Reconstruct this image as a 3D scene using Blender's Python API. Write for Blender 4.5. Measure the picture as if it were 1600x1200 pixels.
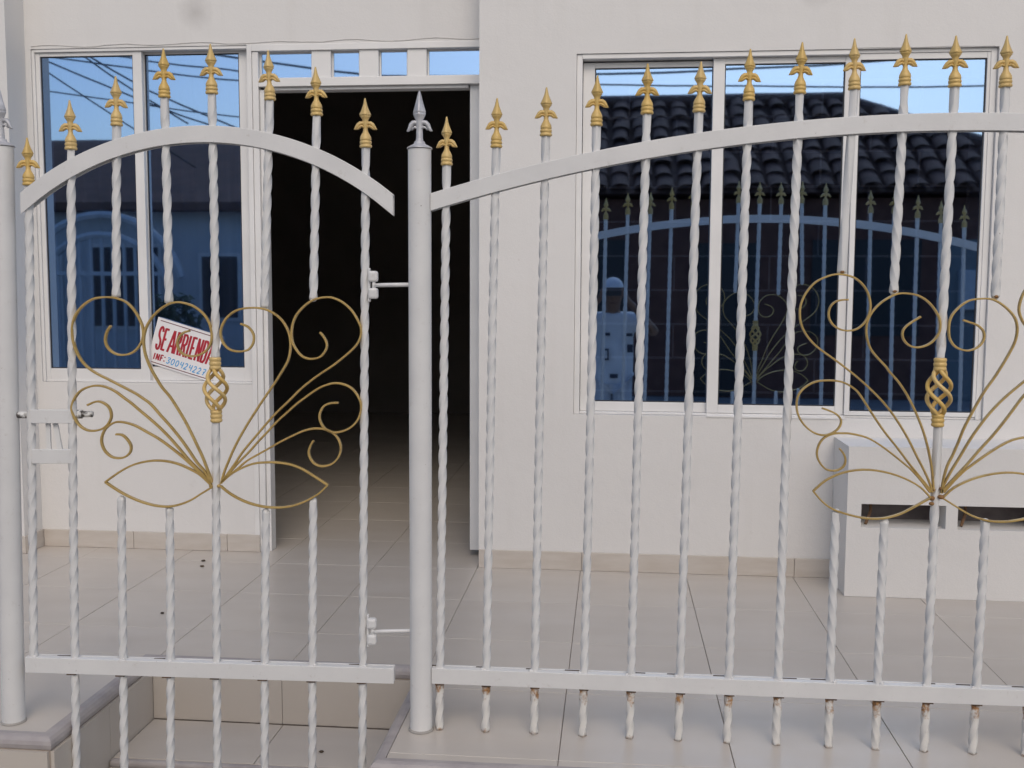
import bpy, bmesh, math, random
from mathutils import Vector, Matrix

random.seed(7)
R = math.radians
scene = bpy.context.scene
for o in list(bpy.data.objects):
    bpy.data.objects.remove(o)

# ------------------------------------------------------------------ camera
cam_data = bpy.data.cameras.new('camera')
cam_data.sensor_width = 36.0
cam_data.lens = 36.32
cam_data.clip_start = 0.02
cam_data.clip_end = 2000
camera = bpy.data.objects.new('camera', cam_data)
scene.collection.objects.link(camera)
yaw, pitch, roll = -0.0967, -0.0896, 0.0042
fwd = Vector((math.sin(yaw) * math.cos(pitch), math.cos(yaw) * math.cos(pitch), math.sin(pitch)))
rgt = Vector((math.cos(yaw), -math.sin(yaw), 0))
upv = rgt.cross(fwd)
r2 = rgt * math.cos(roll) + upv * math.sin(roll)
u2 = upv * math.cos(roll) - rgt * math.sin(roll)
camera.matrix_world = Matrix(((r2.x, u2.x, -fwd.x, 0), (r2.y, u2.y, -fwd.y, 0), (r2.z, u2.z, -fwd.z, 1.204), (0, 0, 0, 1)))
scene.camera = camera

# ------------------------------------------------------------------ sky and sun (soft light, no hard shadows)
SUN_EL, SUN_AZ = 42.0, 168.0            # azimuth clockwise from +Y: low behind the photographer, to the right
world = bpy.data.worlds.new('World')
scene.world = world
world.use_nodes = True
wn = world.node_tree.nodes
wl = world.node_tree.links
sky = wn.new('ShaderNodeTexSky')
sky.sky_type = 'NISHITA'
sky.sun_disc = False
sky.sun_elevation = R(SUN_EL)
sky.sun_rotation = R(SUN_AZ)
sky.air_density = 1.0
sky.dust_density = 2.5
sky.ozone_density = 1.0
wl.new(sky.outputs['Color'], wn['Background'].inputs['Color'])
wn['Background'].inputs['Strength'].default_value = 0.15

sun_data = bpy.data.lights.new('sun', 'SUN')
sun_data.energy = 0.5
sun_data.angle = R(36)
sun_data.color = (1.0, 0.97, 0.93)
sun = bpy.data.objects.new('sun', sun_data)
scene.collection.objects.link(sun)
sd = Vector((math.sin(R(SUN_AZ)) * math.cos(R(SUN_EL)), math.cos(R(SUN_AZ)) * math.cos(R(SUN_EL)), math.sin(R(SUN_EL))))
sun.rotation_euler = (-sd).to_track_quat('-Z', 'Y').to_euler()
sun.location = sd * 30

scene.view_settings.view_transform = 'Standard'
scene.view_settings.look = 'None'
scene.view_settings.exposure = 0.04
scene.view_settings.gamma = 1.0
scene.view_settings.use_curve_mapping = False
scene.view_settings.use_white_balance = True      # the phone balanced for open shade
scene.view_settings.white_balance_temperature = 6750
scene.view_settings.white_balance_tint = 9
scene.cycles.max_bounces = 8
scene.cycles.diffuse_bounces = 4
scene.cycles.glossy_bounces = 6
scene.cycles.transparent_max_bounces = 16

# ------------------------------------------------------------------ helpers
COL = scene.collection
ORG = {}


class MB:
    """Collects shapes; build() links them as one mesh object."""
    def __init__(self):
        self.v, self.f, self.m = [], [], []
        self.cm = 0

    def add(self, vs, fs):
        n = len(self.v)
        self.v += [tuple(p) for p in vs]
        self.f += [tuple(i + n for i in f) for f in fs]
        self.m += [self.cm] * len(fs)
        return self

    def box(self, x0, x1, y0, y1, z0, z1):
        vs = [(x, y, z) for z in (z0, z1) for y in (y0, y1) for x in (x0, x1)]
        fs = [(0, 2, 3, 1), (4, 5, 7, 6), (0, 1, 5, 4), (2, 6, 7, 3), (0, 4, 6, 2), (1, 3, 7, 5)]
        return self.add(vs, fs)

    def loft(self, rings, cap0=True, cap1=True):
        n = len(rings[0])
        vs = [p for r in rings for p in r]
        fs = []
        for i in range(len(rings) - 1):
            for j in range(n):
                k = (j + 1) % n
                fs.append((i * n + j, i * n + k, (i + 1) * n + k, (i + 1) * n + j))
        if cap0:
            fs.append(tuple(range(n - 1, -1, -1)))
        if cap1:
            fs.append(tuple(range((len(rings) - 1) * n, len(rings) * n)))
        return self.add(vs, fs)

    def tube(self, path, rad, n=8, squash=None):
        path = [Vector(p) for p in path]
        if not isinstance(rad, (list, tuple)):
            rad = [rad] * len(path)
        rings = []
        ref = None
        for i, p in enumerate(path):
            t = (path[min(i + 1, len(path) - 1)] - path[max(i - 1, 0)]).normalized()
            if ref is None:
                ref = Vector((0, 1, 0)) if abs(t.y) < 0.9 else Vector((1, 0, 0))
            a = (ref - t * ref.dot(t)).normalized()
            ref = a
            b = t.cross(a)
            sa, sb = squash or (1, 1)
            rings.append([p + (a * math.cos(2 * math.pi * j / n) * sa + b * math.sin(2 * math.pi * j / n) * sb) * rad[i] for j in range(n)])
        return self.loft(rings)

    def lathe(self, prof, c=(0, 0, 0), n=16, sq=None):
        """prof: list of (radius, z). sq: list of 0..1 for how square each ring is."""
        rings = []
        for i, (r, z) in enumerate(prof):
            s = sq[i] if sq else 0
            ring = []
            for j in range(n):
                a = 2 * math.pi * j / n
                k = 1.0
                if s:
                    k = (1 - s) + s / (abs(math.cos(a)) + abs(math.sin(a)))
                ring.append((c[0] + r * k * math.cos(a), c[1] + r * k * math.sin(a), c[2] + z))
            rings.append(ring)
        return self.loft(rings)

    def build(self, name, mats, parent=None, smooth=False, bevel=0, loc=None):
        off = Vector((0, 0, 0))
        if parent is not None:
            off = parent.matrix_world.translation if parent.type == 'EMPTY' else ORG[parent.name]
        me = bpy.data.meshes.new(name)
        if loc is not None:
            org = Vector(loc)
        else:
            org = off
        me.from_pydata([tuple(Vector(p) - org) for p in self.v], [], self.f)
        if not isinstance(mats, (list, tuple)):
            mats = [mats]
        for m in mats:
            me.materials.append(m)
        if len(mats) > 1:
            me.polygons.foreach_set('material_index', self.m)
        if smooth:
            me.polygons.foreach_set('use_smooth', [True] * len(me.polygons))
        me.update()
        o = bpy.data.objects.new(name, me)
        COL.objects.link(o)
        if parent is not None:
            o.parent = parent
        o.location = org - off
        ORG[o.name] = org
        if bevel:
            b = o.modifiers.new('bevel', 'BEVEL')
            b.width = bevel
            b.segments = 2
            b.limit_method = 'ANGLE'
        return o


def thing(name, label, cat, loc=(0, 0, 0), group=None):
    o = bpy.data.objects.new(name, None)
    COL.objects.link(o)
    o.location = loc
    o.matrix_world = Matrix.Translation(loc)
    o.empty_display_size = 0.05
    o['label'] = label
    o['category'] = cat
    if group:
        o['group'] = group
    return o


def tag(o, label, cat, group=None):
    o['label'] = label
    o['category'] = cat
    if group:
        o['group'] = group
    return o


def structure(o):
    o['kind'] = 'structure'
    return o


def spline(pts, sub=4):
    """Catmull-Rom through 2D/3D points."""
    P = [Vector(p) for p in pts]
    out = []
    for i in range(len(P) - 1):
        a = P[i - 1] if i else P[0] * 2 - P[1]
        b, c = P[i], P[i + 1]
        d = P[i + 2] if i + 2 < len(P) else P[-1] * 2 - P[-2]
        for k in range(sub):
            t = k / sub
            out.append(0.5 * ((2 * b) + (c - a) * t + (2 * a - 5 * b + 4 * c - d) * t * t + (3 * b - a - 3 * c + d) * t ** 3))
    out.append(P[-1])
    return out


# ------------------------------------------------------------------ materials
def new_mat(name):
    m = bpy.data.materials.new(name)
    m.use_nodes = True
    nt = m.node_tree
    return m, nt.nodes, nt.links, nt.nodes['Principled BSDF']


def mat(name, c1, c2=None, scale=6.0, rough=0.6, metal=0.0, bump=0.0, bscale=60.0, detail=6.0, lo=0.35, hi=0.65, rough2=None, spec=0.5, stretch=None):
    m, N, L, P = new_mat(name)
    P.inputs['Roughness'].default_value = rough
    P.inputs['Metallic'].default_value = metal
    P.inputs['Specular IOR Level'].default_value = spec
    geo = N.new('ShaderNodeNewGeometry')
    vec = geo.outputs['Position']
    if stretch:
        mp = N.new('ShaderNodeMapping')
        mp.inputs['Scale'].default_value = stretch
        L.new(vec, mp.inputs['Vector'])
        vec = mp.outputs['Vector']
    if c2 is None:
        P.inputs['Base Color'].default_value = (*c1, 1)
    else:
        n = N.new('ShaderNodeTexNoise')
        n.inputs['Scale'].default_value = scale
        n.inputs['Detail'].default_value = detail
        L.new(vec, n.inputs['Vector'])
        cr = N.new('ShaderNodeValToRGB')
        cr.color_ramp.elements[0].position = lo
        cr.color_ramp.elements[1].position = hi
        cr.color_ramp.elements[0].color = (*c1, 1)
        cr.color_ramp.elements[1].color = (*c2, 1)
        L.new(n.outputs['Fac'], cr.inputs['Fac'])
        L.new(cr.outputs['Color'], P.inputs['Base Color'])
        if rough2 is not None:
            mr = N.new('ShaderNodeMapRange')
            mr.inputs['To Min'].default_value = rough
            mr.inputs['To Max'].default_value = rough2
            L.new(n.outputs['Fac'], mr.inputs['Value'])
            L.new(mr.outputs['Result'], P.inputs['Roughness'])
    if bump:
        b = N.new('ShaderNodeTexNoise')
        b.inputs['Scale'].default_value = bscale
        b.inputs['Detail'].default_value = 4
        L.new(vec, b.inputs['Vector'])
        bp = N.new('ShaderNodeBump')
        bp.inputs['Strength'].default_value = bump
        bp.inputs['Distance'].default_value = 0.004
        L.new(b.outputs['Fac'], bp.inputs['Height'])
        L.new(bp.outputs['Normal'], P.inputs['Normal'])
    return m


def mixc(N, L, fac, a, b):
    x = N.new('ShaderNodeMix')
    x.data_type = 'RGBA'
    L.new(fac, x.inputs['Factor'])
    for s, q in ((6, a), (7, b)):
        if isinstance(q, tuple):
            x.inputs[s].default_value = (*q, 1)
        else:
            L.new(q, x.inputs[s])
    return x.outputs[2]


def math_node(N, L, op, a, b=None, clamp=False):
    x = N.new('ShaderNodeMath')
    x.operation = op
    x.use_clamp = clamp
    for i, q in enumerate((a, b)):
        if q is None:
            continue
        if isinstance(q, (int, float)):
            x.inputs[i].default_value = q
        else:
            L.new(q, x.inputs[i])
    return x.outputs[0]


def noise(N, L, vec, scale, detail=5.0, rough=0.55):
    n = N.new('ShaderNodeTexNoise')
    n.inputs['Scale'].default_value = scale
    n.inputs['Detail'].default_value = detail
    n.inputs['Roughness'].default_value = rough
    L.new(vec, n.inputs['Vector'])
    return n.outputs['Fac']


def ramp(N, L, fac, lo, hi):
    r = N.new('ShaderNodeMapRange')
    r.inputs['From Min'].default_value = lo
    r.inputs['From Max'].default_value = hi
    L.new(fac, r.inputs['Value'])
    return r.outputs['Result']


def painted_steel():
    """White gloss paint on steel: brush unevenness, dirt flecks, rust where bars meet rail and floor."""
    m, N, L, P = new_mat('white_painted_steel')
    geo = N.new('ShaderNodeNewGeometry')
    sep = N.new('ShaderNodeSeparateXYZ')
    L.new(geo.outputs['Position'], sep.inputs['Vector'])
    base = mixc(N, L, ramp(N, L, noise(N, L, geo.outputs['Position'], 9), 0.3, 0.7), (0.64, 0.635, 0.63), (0.70, 0.695, 0.685))
    grime_gap_shade = ramp(N, L, noise(N, L, geo.outputs['Position'], 38, 8, 0.7), 0.60, 0.80)
    c = mixc(N, L, math_node(N, L, 'MULTIPLY', grime_gap_shade, 0.8), base, (0.48, 0.45, 0.41))
    flk = ramp(N, L, noise(N, L, geo.outputs['Position'], 95, 4, 0.6), 0.715, 0.76)
    c = mixc(N, L, flk, c, (0.16, 0.13, 0.11))
    P.inputs['Roughness'].default_value = 0.38
    L.new(c, P.inputs['Base Color'])
    bp = N.new('ShaderNodeBump')
    bp.inputs['Strength'].default_value = 0.12
    bp.inputs['Distance'].default_value = 0.003
    L.new(noise(N, L, geo.outputs['Position'], 70, 4), bp.inputs['Height'])
    L.new(bp.outputs['Normal'], P.inputs['Normal'])
    return m


def rusting_steel():
    m, N, L, P = new_mat('white_painted_steel_rusting_foot')
    geo = N.new('ShaderNodeNewGeometry')
    sep = N.new('ShaderNodeSeparateXYZ')
    L.new(geo.outputs['Position'], sep.inputs['Vector'])
    base = mixc(N, L, ramp(N, L, noise(N, L, geo.outputs['Position'], 9), 0.3, 0.7), (0.64, 0.635, 0.63), (0.70, 0.695, 0.685))
    grime_gap_shade = ramp(N, L, noise(N, L, geo.outputs['Position'], 38, 8, 0.7), 0.62, 0.80)
    c = mixc(N, L, grime_gap_shade, base, (0.42, 0.40, 0.37))
    z = sep.outputs['Z']
    nz = noise(N, L, geo.outputs['Position'], 45, 5, 0.7)
    # below the rail (z 0.135) and at the foot (z 0): ragged rust
    d1 = math_node(N, L, 'ADD', ramp(N, L, z, 0.060, 0.135), math_node(N, L, 'MULTIPLY', math_node(N, L, 'SUBTRACT', nz, 0.5), 2.4))
    below = math_node(N, L, 'LESS_THAN', z, 0.136)
    r1 = math_node(N, L, 'MULTIPLY', ramp(N, L, d1, 0.55, 1.0), below)
    d2 = math_node(N, L, 'ADD', ramp(N, L, z, 0.028, -0.004), math_node(N, L, 'MULTIPLY', math_node(N, L, 'SUBTRACT', nz, 0.5), 2.2))
    r2_ = ramp(N, L, d2, 0.65, 1.15)
    rust = math_node(N, L, 'MAXIMUM', r1, r2_, True)
    rc = mixc(N, L, ramp(N, L, noise(N, L, geo.outputs['Position'], 120, 4), 0.35, 0.65), (0.42, 0.22, 0.08), (0.20, 0.10, 0.05))
    cream = math_node(N, L, 'MULTIPLY', below, 0.18)
    c = mixc(N, L, cream, c, (0.62, 0.56, 0.44))
    c = mixc(N, L, rust, c, rc)
    L.new(c, P.inputs['Base Color'])
    rr = N.new('ShaderNodeMapRange')
    rr.inputs['To Min'].default_value = 0.38
    rr.inputs['To Max'].default_value = 0.85
    L.new(rust, rr.inputs['Value'])
    L.new(rr.outputs['Result'], P.inputs['Roughness'])
    return m


def wall_paint():
    m, N, L, P = new_mat('off_white_wall_paint')
    geo = N.new('ShaderNodeNewGeometry')
    pos = geo.outputs['Position']
    c = mixc(N, L, ramp(N, L, noise(N, L, pos, 1.6, 6), 0.3, 0.7), (0.625, 0.615, 0.605), (0.665, 0.655, 0.645))
    c = mixc(N, L, ramp(N, L, noise(N, L, pos, 300, 3), 0.3, 0.75), c, (0.74, 0.72, 0.70))
    mp = N.new('ShaderNodeMapping')
    mp.inputs['Scale'].default_value = (9.0, 9.0, 0.7)
    L.new(pos, mp.inputs['Vector'])
    run = ramp(N, L, noise(N, L, mp.outputs['Vector'], 1.0, 5, 0.6), 0.55, 0.80)
    c = mixc(N, L, math_node(N, L, 'MULTIPLY', run, 0.16), c, (0.50, 0.475, 0.44))
    scuff = ramp(N, L, noise(N, L, pos, 7.5, 6, 0.7), 0.64, 0.74)
    sz = N.new('ShaderNodeSeparateXYZ')
    L.new(pos, sz.inputs['Vector'])
    low = ramp(N, L, sz.outputs['Z'], 0.75, 0.10)
    c = mixc(N, L, math_node(N, L, 'MULTIPLY', math_node(N, L, 'MULTIPLY', scuff, low), 0.35), c, (0.45, 0.42, 0.39))
    spots = ramp(N, L, noise(N, L, pos, 26, 2), 0.80, 0.84)
    c = mixc(N, L, math_node(N, L, 'MULTIPLY', spots, 0.5), c, (0.35, 0.31, 0.28))
    # two darker patches high on the wall
    for x, z, r in ((-1.86, 2.43, 0.10), (0.80, 2.43, 0.10)):
        d = N.new('ShaderNodeVectorMath')
        d.operation = 'DISTANCE'
        cx = N.new('ShaderNodeCombineXYZ')
        s = N.new('ShaderNodeSeparateXYZ')
        L.new(pos, s.inputs['Vector'])
        L.new(s.outputs['X'], cx.inputs['X'])
        L.new(s.outputs['Z'], cx.inputs['Z'])
        L.new(cx.outputs['Vector'], d.inputs[0])
        d.inputs[1].default_value = (x, 0, z)
        w = math_node(N, L, 'ADD', d.outputs['Value'], math_node(N, L, 'MULTIPLY', noise(N, L, pos, 18, 4), 0.06))
        k = math_node(N, L, 'MULTIPLY', ramp(N, L, w, r + 0.02, 0.02), 0.45)
        c = mixc(N, L, k, c, (0.30, 0.28, 0.27))
    L.new(c, P.inputs['Base Color'])
    P.inputs['Roughness'].default_value = 0.75
    bp = N.new('ShaderNodeBump')
    bp.inputs['Strength'].default_value = 0.30
    bp.inputs['Distance'].default_value = 0.002
    h = math_node(N, L, 'ADD', noise(N, L, pos, 140, 4), math_node(N, L, 'MULTIPLY', noise(N, L, pos, 5.0, 4), 9.0))
    L.new(h, bp.inputs['Height'])
    L.new(bp.outputs['Normal'], P.inputs['Normal'])
    return m


def floor_tile():
    m, N, L, P = new_mat('beige_marbled_tile')
    geo = N.new('ShaderNodeNewGeometry')
    info = N.new('ShaderNodeObjectInfo')
    pos = geo.outputs['Position']
    vm = N.new('ShaderNodeVectorMath')
    vm.operation = 'ADD'
    mul = N.new('ShaderNodeVectorMath')
    mul.operation = 'SCALE'
    comb = N.new('ShaderNodeCombineXYZ')
    for k in 'XYZ':
        L.new(info.outputs['Random'], comb.inputs[k])
    L.new(comb.outputs['Vector'], mul.inputs[0])
    mul.inputs['Scale'].default_value = 37.0
    L.new(pos, vm.inputs[0])
    L.new(mul.outputs['Vector'], vm.inputs[1])
    v = vm.outputs['Vector']
    mp = N.new('ShaderNodeMapping')
    mp.inputs['Scale'].default_value = (1.2, 4.0, 1.2)
    L.new(v, mp.inputs['Vector'])
    c = mixc(N, L, ramp(N, L, noise(N, L, mp.outputs['Vector'], 2.2, 3, 0.5), 0.25, 0.75), (0.505, 0.455, 0.40), (0.55, 0.505, 0.455))
    c = mixc(N, L, math_node(N, L, 'MULTIPLY', info.outputs['Random'], 0.25), c, (0.48, 0.44, 0.405))
    dirt = ramp(N, L, noise(N, L, pos, 2.6, 3, 0.5), 0.45, 0.80)
    c = mixc(N, L, math_node(N, L, 'MULTIPLY', dirt, 0.18), c, (0.42, 0.38, 0.34))
    fleck = ramp(N, L, noise(N, L, pos, 70, 2), 0.79, 0.83)
    c = mixc(N, L, math_node(N, L, 'MULTIPLY', fleck, 0.7), c, (0.22, 0.18, 0.15))
    L.new(c, P.inputs['Base Color'])
    rr = N.new('ShaderNodeMapRange')
    rr.inputs['To Min'].default_value = 0.34
    rr.inputs['To Max'].default_value = 0.5
    L.new(dirt, rr.inputs['Value'])
    L.new(rr.outputs['Result'], P.inputs['Roughness'])
    return m


def tinted_glass():
    m, N, L, P = new_mat('blue_reflective_glass')
    N.remove(P)
    out = N['Material Output']
    g = N.new('ShaderNodeBsdfGlossy')
    g.inputs['Roughness'].default_value = 0.02
    g.inputs['Color'].default_value = (0.40, 0.60, 0.90, 1)
    t = N.new('ShaderNodeBsdfTransparent')
    t.inputs['Color'].default_value = (0.80, 0.82, 0.86, 1)
    mx = N.new('ShaderNodeMixShader')
    mx.inputs['Fac'].default_value = 0.62
    L.new(t.outputs[0], mx.inputs[1])
    L.new(g.outputs[0], mx.inputs[2])
    geo = N.new('ShaderNodeNewGeometry')
    bp = N.new('ShaderNodeBump')
    bp.inputs['Strength'].default_value = 0.02
    bp.inputs['Distance'].default_value = 0.002
    L.new(noise(N, L, geo.outputs['Position'], 5.0, 1), bp.inputs['Height'])
    L.new(bp.outputs['Normal'], g.inputs['Normal'])
    L.new(mx.outputs[0], out.inputs['Surface'])
    return m


def gold_paint():
    m, N, L, P = new_mat('worn_gold_paint')
    geo = N.new('ShaderNodeNewGeometry')
    pos = geo.outputs['Position']
    c = mixc(N, L, ramp(N, L, noise(N, L, pos, 22, 6), 0.3, 0.7), (0.58, 0.38, 0.10), (0.68, 0.46, 0.15))
    oi = N.new('ShaderNodeObjectInfo')
    c = mixc(N, L, math_node(N, L, 'MULTIPLY', oi.outputs['Random'], 0.5), c, (0.66, 0.50, 0.26))
    w = ramp(N, L, noise(N, L, pos, 55, 6, 0.7), 0.56, 0.74)
    c = mixc(N, L, math_node(N, L, 'MULTIPLY', w, 0.45), c, (0.26, 0.15, 0.07))
    L.new(c, P.inputs['Base Color'])
    P.inputs['Metallic'].default_value = 0.05
    P.inputs['Roughness'].default_value = 0.45
    return m


def dull_gold():
    m, N, L, P = new_mat('weathered_gold_strip')
    geo = N.new('ShaderNodeNewGeometry')
    pos = geo.outputs['Position']
    c = mixc(N, L, ramp(N, L, noise(N, L, pos, 16, 6), 0.3, 0.7), (0.42, 0.28, 0.09), (0.56, 0.39, 0.14))
    w = ramp(N, L, noise(N, L, pos, 48, 6, 0.7), 0.55, 0.72)
    c = mixc(N, L, math_node(N, L, 'MULTIPLY', w, 0.6), c, (0.17, 0.11, 0.065))
    L.new(c, P.inputs['Base Color'])
    P.inputs['Metallic'].default_value = 0.25
    P.inputs['Roughness'].default_value = 0.42
    return m


STEEL = painted_steel()
RUSTY = rusting_steel()
WALL = wall_paint()
TILE = floor_tile()
GLASS = tinted_glass()
GOLD = gold_paint()
STRIP = dull_gold()
SILVER = mat('grey_cast_iron_paint', (0.42, 0.42, 0.44), (0.58, 0.58, 0.60), 40, 0.42, 0.25)
ALU = mat('white_aluminium_frame', (0.70, 0.69, 0.68), (0.76, 0.75, 0.74), 5, 0.42)
GREYALU = mat('grey_door_jamb', (0.66, 0.66, 0.66), (0.72, 0.72, 0.72), 5, 0.45)
SEAL = mat('black_rubber_seal', (0.03, 0.03, 0.035), None, rough=0.6)
SKIRT = mat('tan_skirting_tile', (0.50, 0.45, 0.40), (0.55, 0.505, 0.46), 9, 0.45, stretch=(1, 1, 4))
GROUT = mat('grey_brown_grout', (0.30, 0.25, 0.21), (0.36, 0.31, 0.27), 30, 0.9)
NOSE = mat('mauve_grey_nosing', (0.31, 0.28, 0.28), (0.42, 0.385, 0.375), 12, 0.45)
CONC = mat('pale_concrete', (0.30, 0.28, 0.26), (0.40, 0.38, 0.35), 5, 0.9, bump=0.4, bscale=120)
ASPH = mat('asphalt', (0.045, 0.045, 0.047), (0.065, 0.063, 0.06), 8, 0.92, bump=0.5, bscale=150)
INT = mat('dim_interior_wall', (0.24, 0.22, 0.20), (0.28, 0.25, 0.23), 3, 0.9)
CURT = mat('grey_blue_curtain', (0.50, 0.54, 0.62), (0.58, 0.62, 0.70), 4, 0.9)
CLAY = mat('clay_roof_tile', (0.10, 0.05, 0.035), (0.17, 0.085, 0.06), 4, 0.85)
BRICK = mat('dark_red_brick', (0.13, 0.055, 0.04), (0.19, 0.085, 0.06), 6, 0.9)
PALE = mat('pale_house_paint', (0.56, 0.58, 0.60), (0.64, 0.65, 0.66), 2, 0.85)
DARK = mat('dark_opening', (0.02, 0.02, 0.022), None, rough=0.4)
CABLE = mat('black_cable', (0.015, 0.015, 0.016), None, rough=0.6)
GRILLE = mat('cream_window_grille', (0.74, 0.64, 0.53), (0.80, 0.70, 0.60), 20, 0.5)
PAPER = mat('white_sign_card', (0.78, 0.76, 0.76), (0.82, 0.80, 0.80), 8, 0.5)
RED = mat('dark_red_ink', (0.36, 0.015, 0.03), (0.44, 0.02, 0.04), 30, 0.5)
MAROON = mat('maroon_line_ink', (0.14, 0.02, 0.03), None, rough=0.5)
BLUE = mat('blue_marker_ink', (0.04, 0.30, 0.62), (0.09, 0.40, 0.72), 60, 0.5)
DIRT_SHADE = mat('brown_dirt_gap_shade', (0.05, 0.035, 0.025), (0.10, 0.075, 0.05), 40, 0.95)  # floor dirt, and the dark fill that paints shade into the rail seam
SKIN = mat('warm_brown_skin', (0.20, 0.105, 0.065), (0.26, 0.14, 0.09), 12, 0.55)
SHIRT = mat('white_shirt_cloth', (0.66, 0.68, 0.70), (0.76, 0.77, 0.79), 5, 0.85, bump=0.2, bscale=30)
PANTS = mat('pale_trouser_cloth', (0.50, 0.53, 0.58), (0.58, 0.61, 0.66), 5, 0.85)
PHONE = mat('dark_phone_plastic', (0.03, 0.03, 0.035), None, rough=0.3)
SHOE = mat('dark_shoe_leather', (0.03, 0.025, 0.02), None, rough=0.4)
HAIR = mat('black_hair', (0.015, 0.012, 0.01), None, rough=0.6)

# ================================================================== SETTING: ground
structure(MB().add([(-300, -300, -0.56), (300, -300, -0.56), (300, 300, -0.56), (-300, 300, -0.56)], [(0, 1, 2, 3)]).build('street', ASPH))
structure(MB().box(-30, 30, -1.0, 2.50, -0.9, -0.40).build('sidewalk', CONC, bevel=0.01))
structure(MB().box(-30, 30, -7.25, -5.6, -0.9, -0.42).build('far_sidewalk', CONC, bevel=0.01))

# ------------------------------------------------------------------ porch: base, tiles, nosing, steps
GX0, GX1 = -1.495, -0.600          # gateway cut into the porch
LY, RY, BY = 2.555, 2.500, 3.165   # front of left ledge, front of right ledge, top riser
pb = MB()
pb.box(-4.2, 4.0, BY, 4.72, -0.9, -0.009)
pb.box(-4.2, GX0, LY, BY, -0.9, -0.009)
pb.box(GX1, 4.0, RY, BY, -0.9, -0.009)
porch = structure(pb.build('porch_floor', GROUT))

JG = 0.0009                        # half joint


def tile_top(parent, x0, x1, y0, y1, z, th=0.009, m=TILE, name='tile'):
    if x1 - x0 < 0.02 or y1 - y0 < 0.02:
        return
    dz = random.uniform(-0.0004, 0.0004)
    mb = MB()
    e = 0.0012
    a = (x0 + JG, x1 - JG, y0 + JG, y1 - JG)
    rings = [[(a[0], a[2], z - th), (a[1], a[2], z - th), (a[1], a[3], z - th), (a[0], a[3], z - th)],
             [(a[0], a[2], z - e + dz), (a[1], a[2], z - e + dz), (a[1], a[3], z - e + dz), (a[0], a[3], z - e + dz)],
             [(a[0] + e, a[2] + e, z + dz), (a[1] - e, a[2] + e, z + dz), (a[1] - e, a[3] - e, z + dz), (a[0] + e, a[3] - e, z + dz)]]
    mb.loft(rings, cap0=False)
    return mb.build(name, m, parent)


NW = 0.030                         # nosing width on top
xs = [-0.125 + 0.45 * i for i in range(-9, 10)]
ys = [3.914 + 0.45 * j for j in range(-4, 3)]
for i in range(len(xs) - 1):
    for j in range(len(ys) - 1):
        x0, x1, y0, y1 = xs[i], xs[i + 1], ys[j], ys[j + 1]
        yend = 4.814 if (x0 > -1.95 and x1 < -0.1) else 4.70
        b0, b1 = max(y0, BY + NW), min(y1, yend)
        if b1 - b0 > 0.01:
            tile_top(porch, x0, x1, b0, b1, 0.0)
        for lx0, lx1, ly0 in ((-4.2, GX0 - NW, LY + NW), (GX1 + NW, 4.0, RY + NW)):
            a0, a1 = max(x0, lx0), min(x1, lx1)
            b0, b1 = max(y0, ly0), min(y1, BY + NW)
            if a1 - a0 > 0.01 and b1 - b0 > 0.01:
                tile_top(porch, a0, a1, b0, b1, 0.0)


def nosing(path, name='nosing'):
    """Rounded edge trim following a plan path; the drop side is on the right of the path."""
    prof = [(0.0, -0.010), (0.0, 0.0015), (0.016, 0.0018), (0.026, -0.002), (0.033, -0.010), (0.036, -0.020), (0.034, -0.031), (0.028, -0.037), (0.0, -0.037)]
    P = [Vector((*p, 0)) for p in path]
    rings = []
    for i, p in enumerate(P):
        ns = []
        for a, b in ((i - 1, i), (i, i + 1)):
            if a >= 0 and b < len(P):
                t = (P[b] - P[a]).normalized()
                ns.append(Vector((t.y, -t.x, 0)))
        n = sum(ns, Vector()) / len(ns)
        n = n / n.dot(ns[0])
        rings.append([(p.x + n.x * u, p.y + n.y * u, w) for u, w in prof])
    return MB().loft(rings).build(name, NOSE, porch, smooth=False)


nosing([(-4.2, LY + NW), (GX0 - NW, LY + NW), (GX0 - NW, BY + NW), (-1.0, BY + NW)])
nosing([(-0.999, BY + NW), (GX1 + NW, BY + NW), (GX1 + NW, RY + NW), (4.0, RY + NW)])
# facing tiles under the nosing
fb = MB
for k in range(-4, 0):
    x0, x1 = max(-4.2, GX0 - 0.46 * (k * -1)), GX0 - 0.46 * (-k - 1)
    MB().box(x0 + JG, x1 - 0.004, LY - 0.010, LY, -0.40, -0.038).build('facing_tile', TILE, porch)
for y0, y1 in ((LY, LY + 0.31), (LY + 0.31, BY - 0.002)):
    MB().box(GX0, GX0 + 0.010, y0 + JG, y1 - JG, -0.40, -0.038).build('facing_tile', TILE, porch)
    MB().box(GX1 - 0.010, GX1, y0 + JG, y1 - JG, -0.40, -0.038).build('facing_tile', TILE, porch)
for x0, x1 in ((GX0 + 0.011, -1.05), (-1.05, GX1 - 0.011)):
    MB().box(x0 + JG, x1 - JG, BY - 0.010, BY, -0.198, -0.038).build('facing_tile', TILE, porch)
for k in range(10):
    x0 = GX1 + 0.46 * k
    MB().box(x0 + 0.004, x0 + 0.46 - JG, RY - 0.010, RY, -0.40, -0.038).build('facing_tile', TILE, porch)
step = structure(MB().box(GX0 + 0.011, GX1 - 0.011, 2.860, BY - 0.012, -0.42, -0.209).build('step', GROUT))
for x0, x1 in ((GX0 + 0.012, -1.047), (-1.047, GX1 - 0.012)):
    tile_top(step, x0, x1, 2.872, BY - 0.013, -0.200)
    MB().box(x0 + JG, x1 - JG, 2.850, 2.860, -0.40, -0.222).build('facing_tile', TILE, step)
MB().box(GX0 + 0.012, GX1 - 0.012, 2.846, 2.871, -0.222, -0.1985).build('nosing', NOSE, step, bevel=0.008)

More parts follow.
